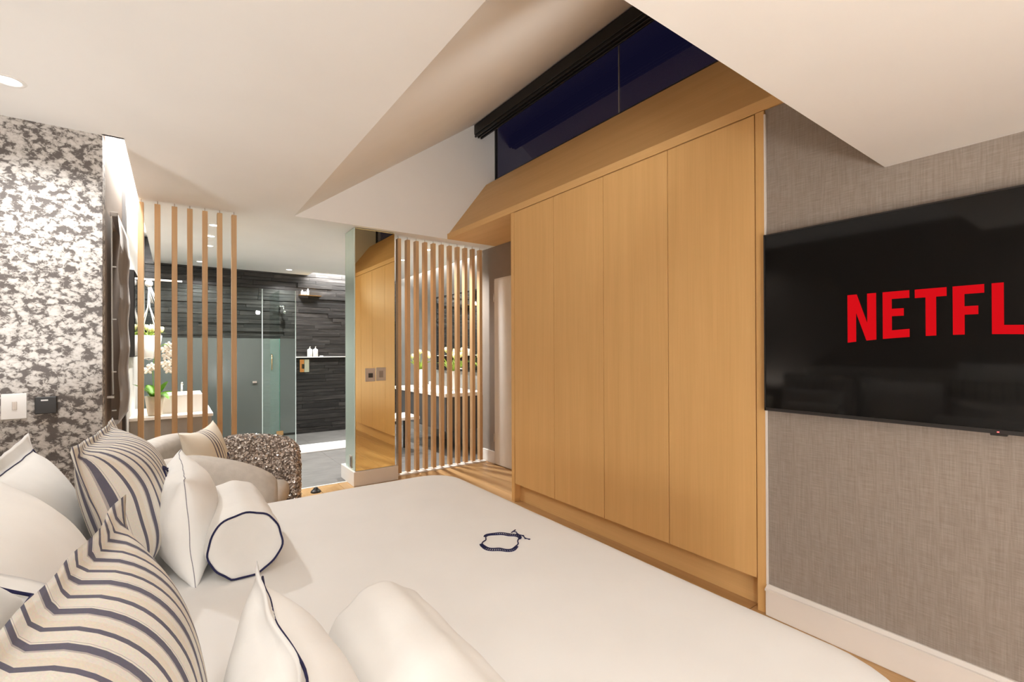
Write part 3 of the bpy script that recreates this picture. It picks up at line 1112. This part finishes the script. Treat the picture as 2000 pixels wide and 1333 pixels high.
# far side of the bed, next to the armchair
make_pillow('striped_pillow', 'blue and cream striped pillow beside the grey armchair', 'pillow', 'striped pillows', (-0.130, 1.805, 0.835), R_(16), 0.62, 0.43, 0.24, M_stripe, face=R_(-3), fl=0.028, pinch=0.05, seed=1.3, wr=0.004, emblem=(-0.02, -0.05, 0.05))
make_pillow('striped_pillow', 'blue and cream striped pillow in the corner by the camera', 'pillow', 'striped pillows', (-0.078, 0.645, 0.83), R_(9), 0.63, 0.43, 0.20, M_stripe, face=R_(-8), fl=0.030, pinch=0.04, seed=5.3, wr=0.004, emblem=(0.06, -0.25, 0.05))
make_pillow('white_cushion', 'oblong white cushion standing behind the bolster, beside the striped pillow', 'cushion', 'oblong white cushions', (0.030, 1.80, 0.765), R_(5), 0.50, 0.31, 0.17, M_linen, backf=1.0, fl=0.0, pinch=0.08, seed=2.2, wr=0.007, pipe=M_greypipe, pipe_r=0.0010)
make_pillow('white_cushion', 'oblong white cushion standing in front of the big striped pillow', 'cushion', 'oblong white cushions', (0.130, 0.64, 0.765), R_(8), 0.50, 0.31, 0.16, M_linen, backf=1.0, fl=0.02, pinch=0.08, seed=8.2, wr=0.008, pipe=M_navy, pipe_r=0.002)
make_pillow('white_pillow', 'white pillow with dark piping leaning below the wallpaper', 'pillow', 'white pillows at the bed head', (-0.285, 1.70, 0.805), R_(20), 0.62, 0.46, 0.16, M_linen, fl=0.045, seed=3.1, wr=0.006, pipe=M_navy, pipe_r=0.0016)
make_pillow('white_pillow', 'white pillow in shade between the two striped pillows', 'pillow', 'white pillows at the bed head', (-0.235, 1.20, 0.80), R_(26), 0.62, 0.44, 0.22, M_linen, fl=0.0, pinch=0.05, seed=6.1, wr=0.007, pipe=M_navy, pipe_r=0.0016)
make_pillow('white_pillow', 'white pillow with crumpled flange lying behind the big striped pillow', 'pillow', 'white pillows at the bed head', (-0.275, 0.615, 1.03), R_(52), 0.66, 0.40, 0.13, M_linen, fl=0.05, seed=9.4, wr=0.010, pipe=M_navy, pipe_r=0.0024)
make_pillow('white_pillow', 'white pillow lying flat underneath the crumpled one at the bed head', 'pillow', 'white pillows at the bed head', (-0.42, 0.60, 0.775), R_(74), 0.64, 0.44, 0.28, M_linen, fl=0.0, seed=14.4, wr=0.006, backf=1.0)


def bolster(label, cx, y0, y1, r, seed):
    def rad(a):
        return r * (0.985 + 0.05 * mnoise.noise(Vector((math.cos(a) * 1.9 + seed, math.sin(a) * 1.9, 0.3))) + 0.018 * math.cos(5 * a + seed) + 0.01 * math.cos(11 * a + seed))
    n = 64
    cz = BZ + r - 0.004
    L = y1 - y0
    prof = [(0.0, 0.012), (0.35, 0.012), (0.7, 0.008), (0.90, 0.0), (0.97, 0.004), (1.0, 0.014)]
    sta = prof + [(1.0 + 0.012 * math.sin(k * 1.1), 0.014 + (L - 0.028) * k / 16) for k in range(1, 16)] + [(1.0, L - 0.014)] + [(a, L - b) for a, b in prof[::-1][1:]]
    bm = bmesh.new()
    rings = []
    for f, d in sta:
        if f == 0:
            rings.append([bm.verts.new((cx, y0 + d, cz))])
            continue
        row = []
        for k in range(n):
            a = 2 * PI * k / n
            rr = rad(a) * f
            x, z = rr * math.cos(a), rr * math.sin(a)
            z = max(z, -r + 0.006)
            row.append(bm.verts.new((cx + x, y0 + d, cz + z)))
        rings.append(row)
    for A, Bv in zip(rings, rings[1:]):
        for k in range(n):
            k2 = (k + 1) % n
            if len(A) == 1:
                bm.faces.new((A[0], Bv[k], Bv[k2]))
            elif len(Bv) == 1:
                bm.faces.new((A[k], Bv[0], A[k2]))
            else:
                bm.faces.new((A[k], Bv[k], Bv[k2], A[k2]))
    o = tag(obj('bolster', bm, M_linen, smooth=True), label, 'bolster', 'round white bolsters')
    for yy in (y0 - 0.001,):
        bm = bmesh.new()
        pts = []
        for k in range(n):
            a = 2 * PI * k / n
            rr = rad(a) * 0.955
            pts.append((cx + rr * math.cos(a), yy + 0.001, cz + max(rr * math.sin(a), -r + 0.010)))
        add_tube(bm, pts, 0.0028, 6, True)
        obj('piping', bm, M_navy, o, True, label='navy piping round the bolster end')
    return o


bolster('round white bolster with navy piped end beside the armchair', 0.165, 1.53, 1.93, 0.099, 1.7)
bolster('round white bolster lying on the duvet nearest the camera', 0.325, 0.46, 0.915, 0.098, 4.2)

# ------------------------------------------------------------------ bedside tables and lamps
def lathe_obj(name, prof, c, m, parent, n=24, label=None):
    bm = bmesh.new()
    add_lathe(bm, prof, c, n)
    return obj(name, bm, m, parent, True, label)


def bedside(y, label, lamp_label, power, glow, lx=-0.80):
    t = thing('bedside_table', label, 'bedside table', (-0.80, y, 0), 'bedside tables')
    obj('body', B(-0.98, -0.60, y - 0.22, y + 0.22, 0.08, 0.50, bevel=0.004), M_oak_y, t)
    d = obj('drawer', B(-0.60, -0.585, y - 0.20, y + 0.20, 0.28, 0.48, bevel=0.003), M_oak_y, t)
    obj('knob', B(-0.585, -0.565, y - 0.02, y + 0.02, 0.375, 0.385), M_brass, d)
    obj('base', B(-0.95, -0.64, y - 0.18, y + 0.18, 0, 0.08), M_black, t)
    l = thing('table_lamp', lamp_label, 'lamp', (lx, y, 0.50), 'bedside lamps')
    lathe_obj('lamp_base', [(0, 0.50), (0.06, 0.50), (0.06, 0.512), (0.012, 0.52), (0.010, 0.585), (0, 0.585)], (lx, y, 0), M_brass, l)
    lathe_obj('lamp_shade', [(0.085, 0.585), (0.095, 0.74), (0.092, 0.74), (0.082, 0.59), (0.010, 0.588), (0.010, 0.582), (0.085, 0.582)], (lx, y, 0), M_shade, l)
    light('bedside_bulb', 'SPOT', (lx, y, 0.75), power, WARM, l, aim=(0, 0, 1), spot_size=R_(146), spot_blend=0.5, shadow_soft_size=0.03)
    light('bedside_glow', 'POINT', (lx, y, 0.665), glow, WARM, l, shadow_soft_size=0.03)
    return t


bedside(-0.02, 'oak bedside table next to the camera', 'low brass lamp on the bedside table next to the camera', 8, 5)
bedside(2.62, 'oak bedside table between bed and mottled wallpaper', 'low brass lamp on the bedside table below the mottled wallpaper', 26, 4)

# small vase with yellow flower on the far bedside table
t = thing('flower_vase', 'small vase with pale yellow flower at the wallpaper', 'vase', (-0.655, 2.80, 0.50))
lathe_obj('vase', [(0, 0.50), (0.035, 0.50), (0.045, 0.58), (0.03, 0.66), (0.034, 0.68), (0.028, 0.68), (0, 0.66)], (-0.655, 2.80, 0), M_white, t)
bm = bmesh.new()
add_tube(bm, [(-0.655, 2.80, 0.66), (-0.64, 2.80, 0.76), (-0.62, 2.80, 0.85)], 0.004, 6)
obj('stem', bm, M_leaf, t)
bm = bmesh.new()
for k in range(6):
    a = k * PI / 3
    add_blob(bm, (-0.62 + 0.02 * math.cos(a), 2.80 + 0.02 * math.sin(a), 0.865), (0.018, 0.018, 0.026), sub=1)
obj('flower_head', bm, M_petal2, t, True)

# ================================================================== ARMCHAIR
CH = (0.10, 2.95, 0)
CR = R_(-18)
chM = Matrix.Translation(CH) @ Matrix.Rotation(CR, 4, 'Z')
t = thing('armchair', 'rounded grey tub armchair with one glittering sequinned arm', 'armchair', CH)


def chair_part(name, bm, m, smooth=True, label=None, kind=None):
    bmesh.ops.transform(bm, matrix=chM, verts=bm.verts)
    return obj(name, bm, m, t, smooth, label, kind)


def sweep_shell(path, half, zb):
    """thick padded wall following a plan path; path = (x, y, top z, thickness factor)"""
    bm = bmesh.new()
    n = 20
    rings = []
    m = len(path)
    for i, (x, y, zt_, tf) in enumerate(path):
        a, b = path[max(i - 1, 0)], path[min(i + 1, m - 1)]
        tx, ty = b[0] - a[0], b[1] - a[1]
        d = math.hypot(tx, ty)
        nx_, ny_ = -ty / d, tx / d
        row = []
        for k in range(n):
            an = 2 * PI * k / n
            cc, ss = math.cos(an), math.sin(an)
            e = 0.55
            h = half * tf * math.copysign(abs(cc) ** e, cc)
            zz = (zb + zt_) / 2 + (zt_ - zb) / 2 * math.copysign(abs(ss) ** 0.35, ss)
            row.append(bm.verts.new((x + nx_ * h, y + ny_ * h, zz)))
        rings.append(row)
    for A, Bv in zip(rings, rings[1:]):
        for k in range(n):
            bm.faces.new((A[k], A[(k + 1) % n], Bv[(k + 1) % n], Bv[k]))
    bm.faces.new(rings[0][::-1])
    bm.faces.new(rings[-1])
    return bm


def smooth_path(keys, n):
    out = []
    m = len(keys) - 1
    for i in range(n + 1):
        f = i / n * m
        k = min(int(f), m - 1)
        u = f - k
        p0, p1, p2, p3 = keys[max(k - 1, 0)], keys[k], keys[k + 1], keys[min(k + 2, m)]
        out.append(tuple(0.5 * (2 * p1[j] + (p2[j] - p0[j]) * u + (2 * p0[j] - 5 * p1[j] + 4 * p2[j] - p3[j]) * u * u + (3 * p1[j] - p0[j] - 3 * p2[j] + p3[j]) * u ** 3) for j in range(len(p1))))
    return out


near = [(-0.17, -0.33, 0.74, 0.9), (-0.05, -0.40, 0.785, 1.1), (0.10, -0.42, 0.80, 1.25), (0.28, -0.41, 0.755, 1.2), (0.39, -0.40, 0.70, 1.0), (0.43, -0.40, 0.66, 0.55)]
chair_part('armrest', sweep_shell(smooth_path(near, 26), 0.085, 0.10), M_greyfab)
back = [(0.00, 0.41, 0.70, 0.5), (-0.08, 0.40, 0.76, 0.9), (-0.18, 0.30, 0.80, 1.0), (-0.23, 0.10, 0.80, 1.0), (-0.23, -0.12, 0.79, 1.0), (-0.19, -0.27, 0.76, 1.0), (-0.13, -0.34, 0.73, 0.8)]
chair_part('backrest', sweep_shell(smooth_path(back, 28), 0.08, 0.10), M_greyfab)
# seat cushion
bm = bmesh.new()
add_box(bm, -0.18, 0.40, -0.33, 0.31, 0.37, 0.50, bevel=0.055, seg=4)
chair_part('seat_cushion', bm, M_greyfab2)
bm = bmesh.new()
add_box(bm, -0.20, 0.30, -0.34, 0.32, 0.05, 0.37, bevel=0.02)
chair_part('seat_base', bm, M_darkfab)
# sequinned far arm
prof = [(-0.10, 0.02), (0.44, 0.02), (0.44, 0.56)]
for k in range(1, 8):
    a = PI / 2 * k / 8
    prof.append((0.44 - 0.13 + 0.13 * math.cos(a), 0.60 + 0.13 * math.sin(a)))
prof += [(0.30, 0.735), (0.16, 0.752), (0.06, 0.748), (-0.02, 0.725), (-0.07, 0.67), (-0.10, 0.58)]
bm = bmesh.new()
add_prism(bm, prof, 'Y', 0.325, 0.445)
bmesh.ops.recalc_face_normals(bm, faces=bm.faces)
bmesh.ops.bevel(bm, geom=[e for e in bm.edges if abs(e.verts[0].co.y - e.verts[1].co.y) < 1e-4], offset=0.018, segments=3, profile=0.5, affect='EDGES')
bmesh.ops.recalc_face_normals(bm, faces=bm.faces)
tri = []
tmp = bm.copy()
bmesh.ops.triangulate(tmp, faces=tmp.faces)
for f in tmp.faces:
    nrm = f.normal
    if nrm.y < 0.4 and f.calc_center_median().z > 0.08:
        tri.append((f.calc_area(), [v.co.copy() for v in f.verts], nrm.copy()))
tmp.free()
arm = chair_part('sequinned_armrest', bm, M_bronze, False, 'armrest covered in bronze and silver sequins')
random.seed(11)
tot = sum(a for a, _, _ in tri)
bm = bmesh.new()
NS = 11000
for a, vsx, nrm in tri:
    for _ in range(max(1, int(NS * a / tot + random.random()))):
        u, v = random.random(), random.random()
        if u + v > 1:
            u, v = 1 - u, 1 - v
        p = vsx[0] + (vsx[1] - vsx[0]) * u + (vsx[2] - vsx[0]) * v
        q = (nrm + Vector((random.gauss(0, 0.45), random.gauss(0, 0.45), random.gauss(0, 0.45)))).normalized()
        e1 = q.orthogonal().normalized()
        e2 = q.cross(e1)
        r = random.uniform(0.0035, 0.0065) if random.random() > 0.05 else random.uniform(0.008, 0.011)
        c = p + nrm * random.uniform(0.001, 0.006)
        bm.faces.new([bm.verts.new(c + (e1 * math.cos(k * PI / 3) + e2 * math.sin(k * PI / 3)) * r) for k in range(6)])
bmesh.ops.transform(bm, matrix=chM, verts=bm.verts)
me = bpy.data.meshes.new('sequins')
bm.to_mesh(me)
bm.free()
me.materials.append(M_sequin)
o = obj('sequins', me, None, arm, kind='stuff')

make_pillow('striped_cushion', 'small cream cushion with narrow dark stripes in the armchair', 'cushion', None, (0.140, 2.97, 0.672), R_(14), 0.45, 0.41, 0.15, M_cushion, fl=0.0, pinch=0.14, seed=12.2, wr=0.006, face=R_(-22), emblem=(0.45, -0.1, 0.03))

t = tag(obj('doorstop', bmesh.new(), M_blacks), 'small black pointed doorstop on the floorboards behind the bed', 'doorstop')
bm = bmesh.new()
add_lathe(bm, [(0.045, 0), (0.042, 0.012), (0.026, 0.026), (0.014, 0.042), (0, 0.048)], (1.025, 4.44, 0), 20)
bm.to_mesh(t.data)
bm.free()

# ================================================================== ROMAN BLIND
t = thing('roman_blind', 'grey fabric roman blind hanging in front of the dark window', 'blind', (-0.28, 3.86, 2.05))
bm = bmesh.new()
N = 40
A = []
for k in range(N + 1):
    z = 2.05 - 1.20 * k / N
    ph = (k / N * 4) % 1.0
    xx = -0.262 + 0.009 * math.sin(PI * ph) ** 2
    A.append([bm.verts.new((xx, y, z)) for y in (3.49, 3.75, 4.0, 4.235)])
for a, b in zip(A, A[1:]):
    for k in range(3):
        bm.faces.new((a[k], a[k + 1], b[k + 1], b[k]))
bmesh.ops.solidify(bm, geom=bm.faces[:], thickness=0.012)
obj('fabric', bm, M_blind, t, True)
obj('headrail', B(-0.300, -0.264, 3.50, 4.24, 2.04, 2.065, bevel=0.003), M_blind, t)
for yy in (3.505, 3.53):
    bm = bmesh.new()
    add_tube(bm, [(-0.292, yy, 2.04), (-0.291, yy, 1.5), (-0.288, yy + 0.005, 1.15), (-0.287, yy + 0.02, 1.02)], 0.0028, 6)
    obj('cord', bm, M_cord, t)
for zz in (1.75, 1.45, 1.15, 0.93):
    bm = bmesh.new()
    add_tube(bm, [(-0.290, 3.50, zz), (-0.270, 3.50, zz)], 0.004, 6)
    obj('cord_ring', bm, M_cord, t)
obj('cleat', B(-0.312, -0.280, 3.505, 3.525, 1.0, 1.012), M_silver, t)

# ================================================================== BATHROOM, basin side
t = tag(obj('wall_screen', B(-0.311, -0.262, 4.80, 5.55, 1.22, 1.92, bevel=0.003, seg=1), M_blacks), 'thin black screen mounted on the pale bathroom wall', 'wall screen')
obj('front_glass', B(-0.262, -0.258, 4.81, 5.54, 1.23, 1.91), M_screen, t)

t = thing('basin_counter', 'grey floating counter with pale top behind the slats', 'counter', (-0.02, 5.45, 0.6))
obj('countertop', B(XL, 0.287, 5.09, 5.86, 0.672, 0.70, bevel=0.003, seg=1), M_trim, t)
obj('cabinet', B(XL, 0.275, 5.11, 5.86, 0.47, 0.671, bevel=0.002, seg=1), M_mgrey, t)
t = thing('wash_basin', 'rectangular white basin standing on the grey counter', 'basin', (0.07, 5.55, 0.70))
bm = boxes([(-0.09, 0.212, 5.28, 5.305, 0.70, 0.862), (-0.09, 0.212, 5.735, 5.76, 0.70, 0.862), (-0.09, -0.065, 5.305, 5.735, 0.70, 0.862), (0.187, 0.212, 5.305, 5.735, 0.70, 0.862), (-0.065, 0.187, 5.305, 5.735, 0.70, 0.73)])
obj('bowl', bm, M_white, t)
bm = bmesh.new()
add_tube(bm, [(0.06, 5.80, 0.70), (0.06, 5.80, 0.93), (0.06, 5.79, 0.95), (0.06, 5.66, 0.95), (0.06, 5.65, 0.935)], 0.011, 10)
obj('tap', bm, M_chrome, t, True)

# orchid
t = thing('potted_orchid', 'white orchid in a beige pot on the basin counter', 'orchid', (-0.145, 5.20, 0.70))
OX, OY = -0.143, 5.195
lathe_obj('pot', [(0, 0.701), (0.046, 0.701), (0.052, 0.715), (0.070, 0.872), (0.066, 0.872), (0.060, 0.85), (0, 0.85)], (OX, OY, 0), M_pot, t)


def leaf_mesh(base, direction, length, width, rise, droop, m, parent, nseg=8):
    bm = bmesh.new()
    d = Vector((math.cos(direction), math.sin(direction), 0))
    sidev = Vector((-d.y, d.x, 0))
    rows = []
    for k in range(nseg + 1):
        f = k / nseg
        c = Vector(base) + d * (length * f) + Vector((0, 0, rise * f - droop * f * f))
        wv = width * (math.sin(PI * min(1, 0.12 + f * 0.88)) ** 0.7)
        rows.append([bm.verts.new(c - sidev * wv + Vector((0, 0, wv * 0.25))), bm.verts.new(c), bm.verts.new(c + sidev * wv + Vector((0, 0, wv * 0.25)))])
    for a, b in zip(rows, rows[1:]):
        for k in range(2):
            bm.faces.new((a[k], a[k + 1], b[k + 1], b[k]))
    bmesh.ops.solidify(bm, geom=bm.faces[:], thickness=0.004)
    return obj('leaf', bm, m, parent, True)


for di, ln, wd, ri, dp in ((R_(200), 0.13, 0.030, 0.17, 0.06), (R_(-40), 0.11, 0.034, 0.13, 0.16), (R_(20), 0.15, 0.03, 0.12, 0.10), (R_(110), 0.13, 0.03, 0.16, 0.07), (R_(265), 0.12, 0.034, 0.16, 0.14), (R_(320), 0.10, 0.028, 0.16, 0.03)):
    leaf_mesh((OX, OY, 0.85), di, ln * 1.25, wd * 1.35, ri * 1.15, dp, M_leaf, t)
st1 = [(OX, OY, 0.85), (OX - 0.01, OY, 1.0), (OX - 0.01, OY, 1.15), (OX + 0.02, OY - 0.01, 1.27), (OX + 0.07, OY - 0.02, 1.33), (OX + 0.10, OY - 0.03, 1.31)]
bm = bmesh.new()
add_tube(bm, smooth_path([tuple(p) for p in st1], 20), 0.003, 6)
obj('stem', bm, M_leaf, t, True)


def bloom(c, r, yawb, pit):
    bm = bmesh.new()
    for k in range(5):
        a = PI / 2 + 2 * PI * k / 5
        rot = Matrix.Rotation(a, 3, 'Z')
        add_blob(bm, rot @ Vector((r * 0.55, 0, 0)), (r * 0.55, r * (0.5 if k in (1, 4) else 0.33), r * 0.10), rot, 2)
    add_blob(bm, (0, -r * 0.1, r * 0.15), (r * 0.18, r * 0.22, r * 0.2), sub=1)
    bmesh.ops.transform(bm, matrix=Matrix.Translation(c) @ Matrix.Rotation(yawb, 4, 'Z') @ Matrix.Rotation(pit, 4, 'X'), verts=bm.verts)
    return bm


for k, (dx, dz) in enumerate(((-0.045, 1.10), (0.10, 1.10), (0.075, 1.15), (0.12, 1.16), (0.085, 1.22), (0.115, 1.24), (0.075, 1.28), (0.10, 1.315), (-0.02, 1.13))):
    obj('bloom', bloom((OX + dx, OY - 0.02, dz), 0.036, R_(random.uniform(-30, 30)), R_(80)), M_petal, t, True)

# hanging planter
HX, HY = -0.197, 5.60
t = thing('hanging_planter', 'white pot of pale yellow flowers hanging on pale ropes', 'planter', (HX, HY, 1.20))
lathe_obj('pot', [(0, 1.20), (0.062, 1.20), (0.072, 1.215), (0.102, 1.415), (0.097, 1.415), (0.09, 1.39), (0, 1.39)], (HX, HY, 0), M_white, t)
for k in range(4):
    a = R_(35 + 90 * k)
    bm = bmesh.new()
    add_tube(bm, [(HX, HY, 1.90), (HX + 0.01 * math.cos(a), HY + 0.01 * math.sin(a), 1.68), (HX + 0.108 * math.cos(a), HY + 0.108 * math.sin(a), 1.42), (HX + 0.075 * math.cos(a), HY + 0.075 * math.sin(a), 1.21), (HX, HY, 1.185)], 0.005, 6)
    obj('rope', bm, M_cord, t, True)
bm = bmesh.new()
add_blob(bm, (HX, HY, 1.905), (0.032, 0.032, 0.035), sub=2)
for k in range(9):
    a = 2 * PI * k / 9
    add_tube(bm, [(HX + 0.01 * math.cos(a), HY, 1.89), (HX + 0.022 + 0.02 * math.cos(a), HY + 0.02 * math.sin(a), 1.80), (HX + 0.045 + 0.026 * math.cos(a), HY + 0.02 * math.sin(a), 1.72)], 0.004, 5)
obj('tassel', bm, M_cord, t, True)


def tulips(t, c, n, spread, rise, seed, hr=0.02, leaf_n=6, m=None):
    random.seed(seed)
    for k in range(n):
        a = random.uniform(0, 2 * PI)
        q = spread * math.sqrt((k + 0.5) / n)
        top = Vector((c[0] + q * math.cos(a * 1.0 + k * 2.4), c[1] + q * math.sin(a + k * 2.4), c[2] + rise * random.uniform(0.75, 1.05)))
        bm = bmesh.new()
        add_tube(bm, [c, ((c[0] + top.x) / 2, (c[1] + top.y) / 2, c[2] + rise * 0.5), tuple(top)], 0.0035, 5)
        obj('stem', bm, M_leaf2, t)
        bm = bmesh.new()
        add_blob(bm, top, (hr, hr, hr * 1.5), sub=1)
        for j in range(3):
            b = j * 2.1 + k
            add_blob(bm, top + Vector((hr * 0.55 * math.cos(b), hr * 0.55 * math.sin(b), hr * 0.35)), (hr * 0.55, hr * 0.55, hr * 1.35), sub=1)
        obj('flower_head', bm, m or M_petal2, t, True)
    for k in range(leaf_n):
        leaf_mesh(c, k * 2 * PI / leaf_n + seed, spread * 1.25, 0.02, rise * 1.25, rise * 0.75, M_leaf2, t, 6)


tulips(t, (HX, HY, 1.39), 9, 0.11, 0.10, 5, 0.019)
t = tag(obj('hanging_rail', B(XL, 0.06, HY - 0.008, HY + 0.008, 1.935, 1.952, bevel=0.002, seg=1), M_cord), 'slim white rail carrying the hanging planter', 'rail')

# ================================================================== BATHROOM, shower
GY = 6.64
t = thing('shower_screen', 'glass shower screen frosted at body height', 'shower screen', (0.5, GY, 0))
for x0, x1 in ((XL + 0.002, 0.893), (0.899, 1.092), (1.099, 1.281)):
    p = obj('pane', B(x0, x1, GY - 0.004, GY + 0.004, 0.01, 2.045), M_glass, t)
    obj('frosted_film', B(x0, x1, GY - 0.0062, GY - 0.0048, 0.20, 1.42), M_frost2 if x0 == 0.899 else M_frost, p)
for xx in (0.8935, 1.2815):
    obj('edge_profile', B(xx, xx + 0.007, GY - 0.008, GY + 0.008, 0.01, 2.045), M_edge, t)
p = obj('pane', B(1.0925, 1.0985, GY + 0.006, 7.40, 0.01, 2.045), M_glass, t)
obj('frosted_film', B(1.0990, 1.1004, GY + 0.006, 7.40, 0.06, 1.42), M_teal, p)
obj('hinge', B(1.055, 1.135, GY - 0.014, GY - 0.0065, 0.18, 0.235, bevel=0.002, seg=1), M_brass, t)
bm = bmesh.new()
add_tube(bm, [(1.00, GY - 0.008, 1.02), (1.00, GY - 0.04, 1.03), (1.00, GY - 0.04, 1.21), (1.00, GY - 0.008, 1.22)], 0.006, 8)
obj('handle', bm, M_brass, t, True)
obj('knob', B(0.785, 0.835, GY - 0.03, GY - 0.0065, 0.86, 0.89, bevel=0.004), M_chrome, t)

tag(obj('bath_mat', B(1.19, 2.15, 6.17, 6.645, 0.0, 0.022, bevel=0.008, seg=2), M_mat), 'white towelling mat on the tiles at the shower opening', 'bath mat')
tag(obj('shower_shelf', B(1.40, 2.75, 7.56, 7.665, 1.158, 1.170, bevel=0.001, seg=1), M_trim), 'thin pale shelf along the slate wall', 'shelf')
for k, xx in enumerate((1.672, 1.752)):
    t = thing('soap_bottle', ['white pump bottle on the shower shelf, on the screen side', 'white pump bottle on the shower shelf, beside the small soap'][k], 'bottle', (xx, 7.60, 1.17), 'white pump bottles')
    lathe_obj('bottle', [(0, 1.170), (0.034, 1.170), (0.036, 1.18), (0.036, 1.275), (0.030, 1.285), (0.012, 1.29), (0.012, 1.30), (0, 1.30)], (xx, 7.60, 0), M_white, t)
    bm = bmesh.new()
    add_tube(bm, [(xx, 7.60, 1.30), (xx, 7.60, 1.322), (xx, 7.575, 1.322)], 0.006, 6)
    obj('pump', bm, M_white, t)
tag(obj('soap_bar', B(1.815, 1.865, 7.585, 7.615, 1.170, 1.186, bevel=0.006), M_white), 'small white soap on the shower shelf', 'soap')
t = thing('shower_mixer', 'brass and glass mixer plate on the slate wall', 'shower mixer', (1.605, 7.65, 1.03))
obj('plate', B(1.538, 1.600, 7.64, 7.665, 0.935, 1.130, bevel=0.003, seg=1), M_brass, t)
obj('plate', B(1.604, 1.672, 7.64, 7.665, 0.935, 1.130, bevel=0.003, seg=1), M_mirror2, t)
obj('lever', B(1.572, 1.590, 7.60, 7.64, 0.99, 1.06, bevel=0.004), M_black, t)
t = thing('toiletry_ledge', 'slim brass ledge high on the slate wall', 'ledge', (1.67, 7.62, 2.09))
obj('ledge', B(1.515, 1.83, 7.55, 7.665, 2.092, 2.104), M_brass, t)
for k, (xx, hh) in enumerate(((1.565, 0.075), (1.605, 0.055), (1.645, 0.10))):
    tt = lathe_obj('toiletry_bottle', [(0, 2.104), (0.018, 2.104), (0.018, 2.104 + hh * 0.7), (0.008, 2.104 + hh * 0.78), (0.008, 2.104 + hh), (0, 2.104 + hh)], (xx, 7.60, 0), M_white, None, 12)
    tag(tt, ['white toiletry bottle on the brass ledge, nearest the glass', 'shortest white toiletry bottle on the brass ledge', 'tallest white toiletry bottle on the brass ledge'][k], 'bottle', 'bottles on the brass ledge')
t = thing('hand_shower', 'small chrome hand shower on the slate wall behind glass', 'hand shower', (1.27, 7.65, 1.88))
bm = bmesh.new()
add_tube(bm, [(1.21, 7.60, 1.915), (1.33, 7.60, 1.915)], 0.010, 8)
add_tube(bm, [(1.27, 7.66, 1.915), (1.27, 7.60, 1.915)], 0.012, 8)
obj('bracket', bm, M_chrome, t, True)
bm = bmesh.new()
add_blob(bm, (1.315, 7.58, 1.83), (0.028, 0.03, 0.03))
obj('spray_head', bm, M_chrome, t, True)
bm = bmesh.new()
add_tube(bm, [(1.30, 7.60, 1.91), (1.315, 7.585, 1.85)], 0.007, 8)
obj('holder', bm, M_chrome, t, True)

# ================================================================== BATHROOM, vanity side behind the slats
t = thing('vanity_counter', 'dark vanity unit with white top seen through the slats', 'vanity', (2.83, 5.5, 0))
obj('countertop', B(2.56, XBR - 0.002, 4.90, 6.45, 0.71, 0.755, bevel=0.003, seg=1), M_white, t)
obj('cabinet', B(2.60, XBR - 0.002, 4.96, 6.42, 0.30, 0.709, bevel=0.002, seg=1), M_dkgrey, t)
for yy in (5.35, 5.85):
    obj('door_gap', B(2.597, 2.6, yy, yy + 0.006, 0.31, 0.70), M_black, t)
t = thing('low_bench', 'low white topped bench behind the slats', 'bench', (2.2, 5.55, 0))
obj('seat', B(1.96, 2.455, 5.36, 5.80, 0.415, 0.455, bevel=0.006), M_white, t)
for lx in (1.98, 2.41):
    for ly in (5.38, 5.76):
        obj('leg', B(lx, lx + 0.03, ly, ly + 0.03, 0, 0.414), M_black, t)
t = tag(obj('vanity_mirror', B(XBR - 0.025, XBR - 0.001, 5.0, 6.20, 0.98, 2.04, bevel=0.003, seg=1), M_black), 'black framed wall mirror above the vanity top', 'mirror')
obj('mirror_glass', B(XBR - 0.028, XBR - 0.0255, 5.03, 6.17, 1.01, 2.01), M_mirror, t)
for k, (fx, fy, lab) in enumerate(((2.78, 6.08, 'vase of pale yellow flowers at the shower end of the vanity'), (2.86, 5.30, 'vase of pale yellow flowers at the door end of the vanity'))):
    t = thing('flower_vase', lab, 'vase', (fx, fy, 0.755), 'flower vases on the vanity')
    lathe_obj('vase', [(0, 0.755), (0.045, 0.755), (0.055, 0.80), (0.04, 0.93), (0.05, 1.0), (0.044, 1.0), (0.03, 0.93), (0, 0.92)], (fx, fy, 0), M_white, t)
    tulips(t, (fx, fy, 0.95), 10, 0.17, 0.30, 21 + k, 0.024, 9)
lathe = lathe_obj('tumbler', [(0, 0.755), (0.03, 0.755), (0.035, 0.86), (0.031, 0.86), (0.027, 0.765), (0, 0.765)], (2.68, 5.50, 0), M_white, None, 16)
tag(lathe, 'small white tumbler on the vanity top', 'tumbler')
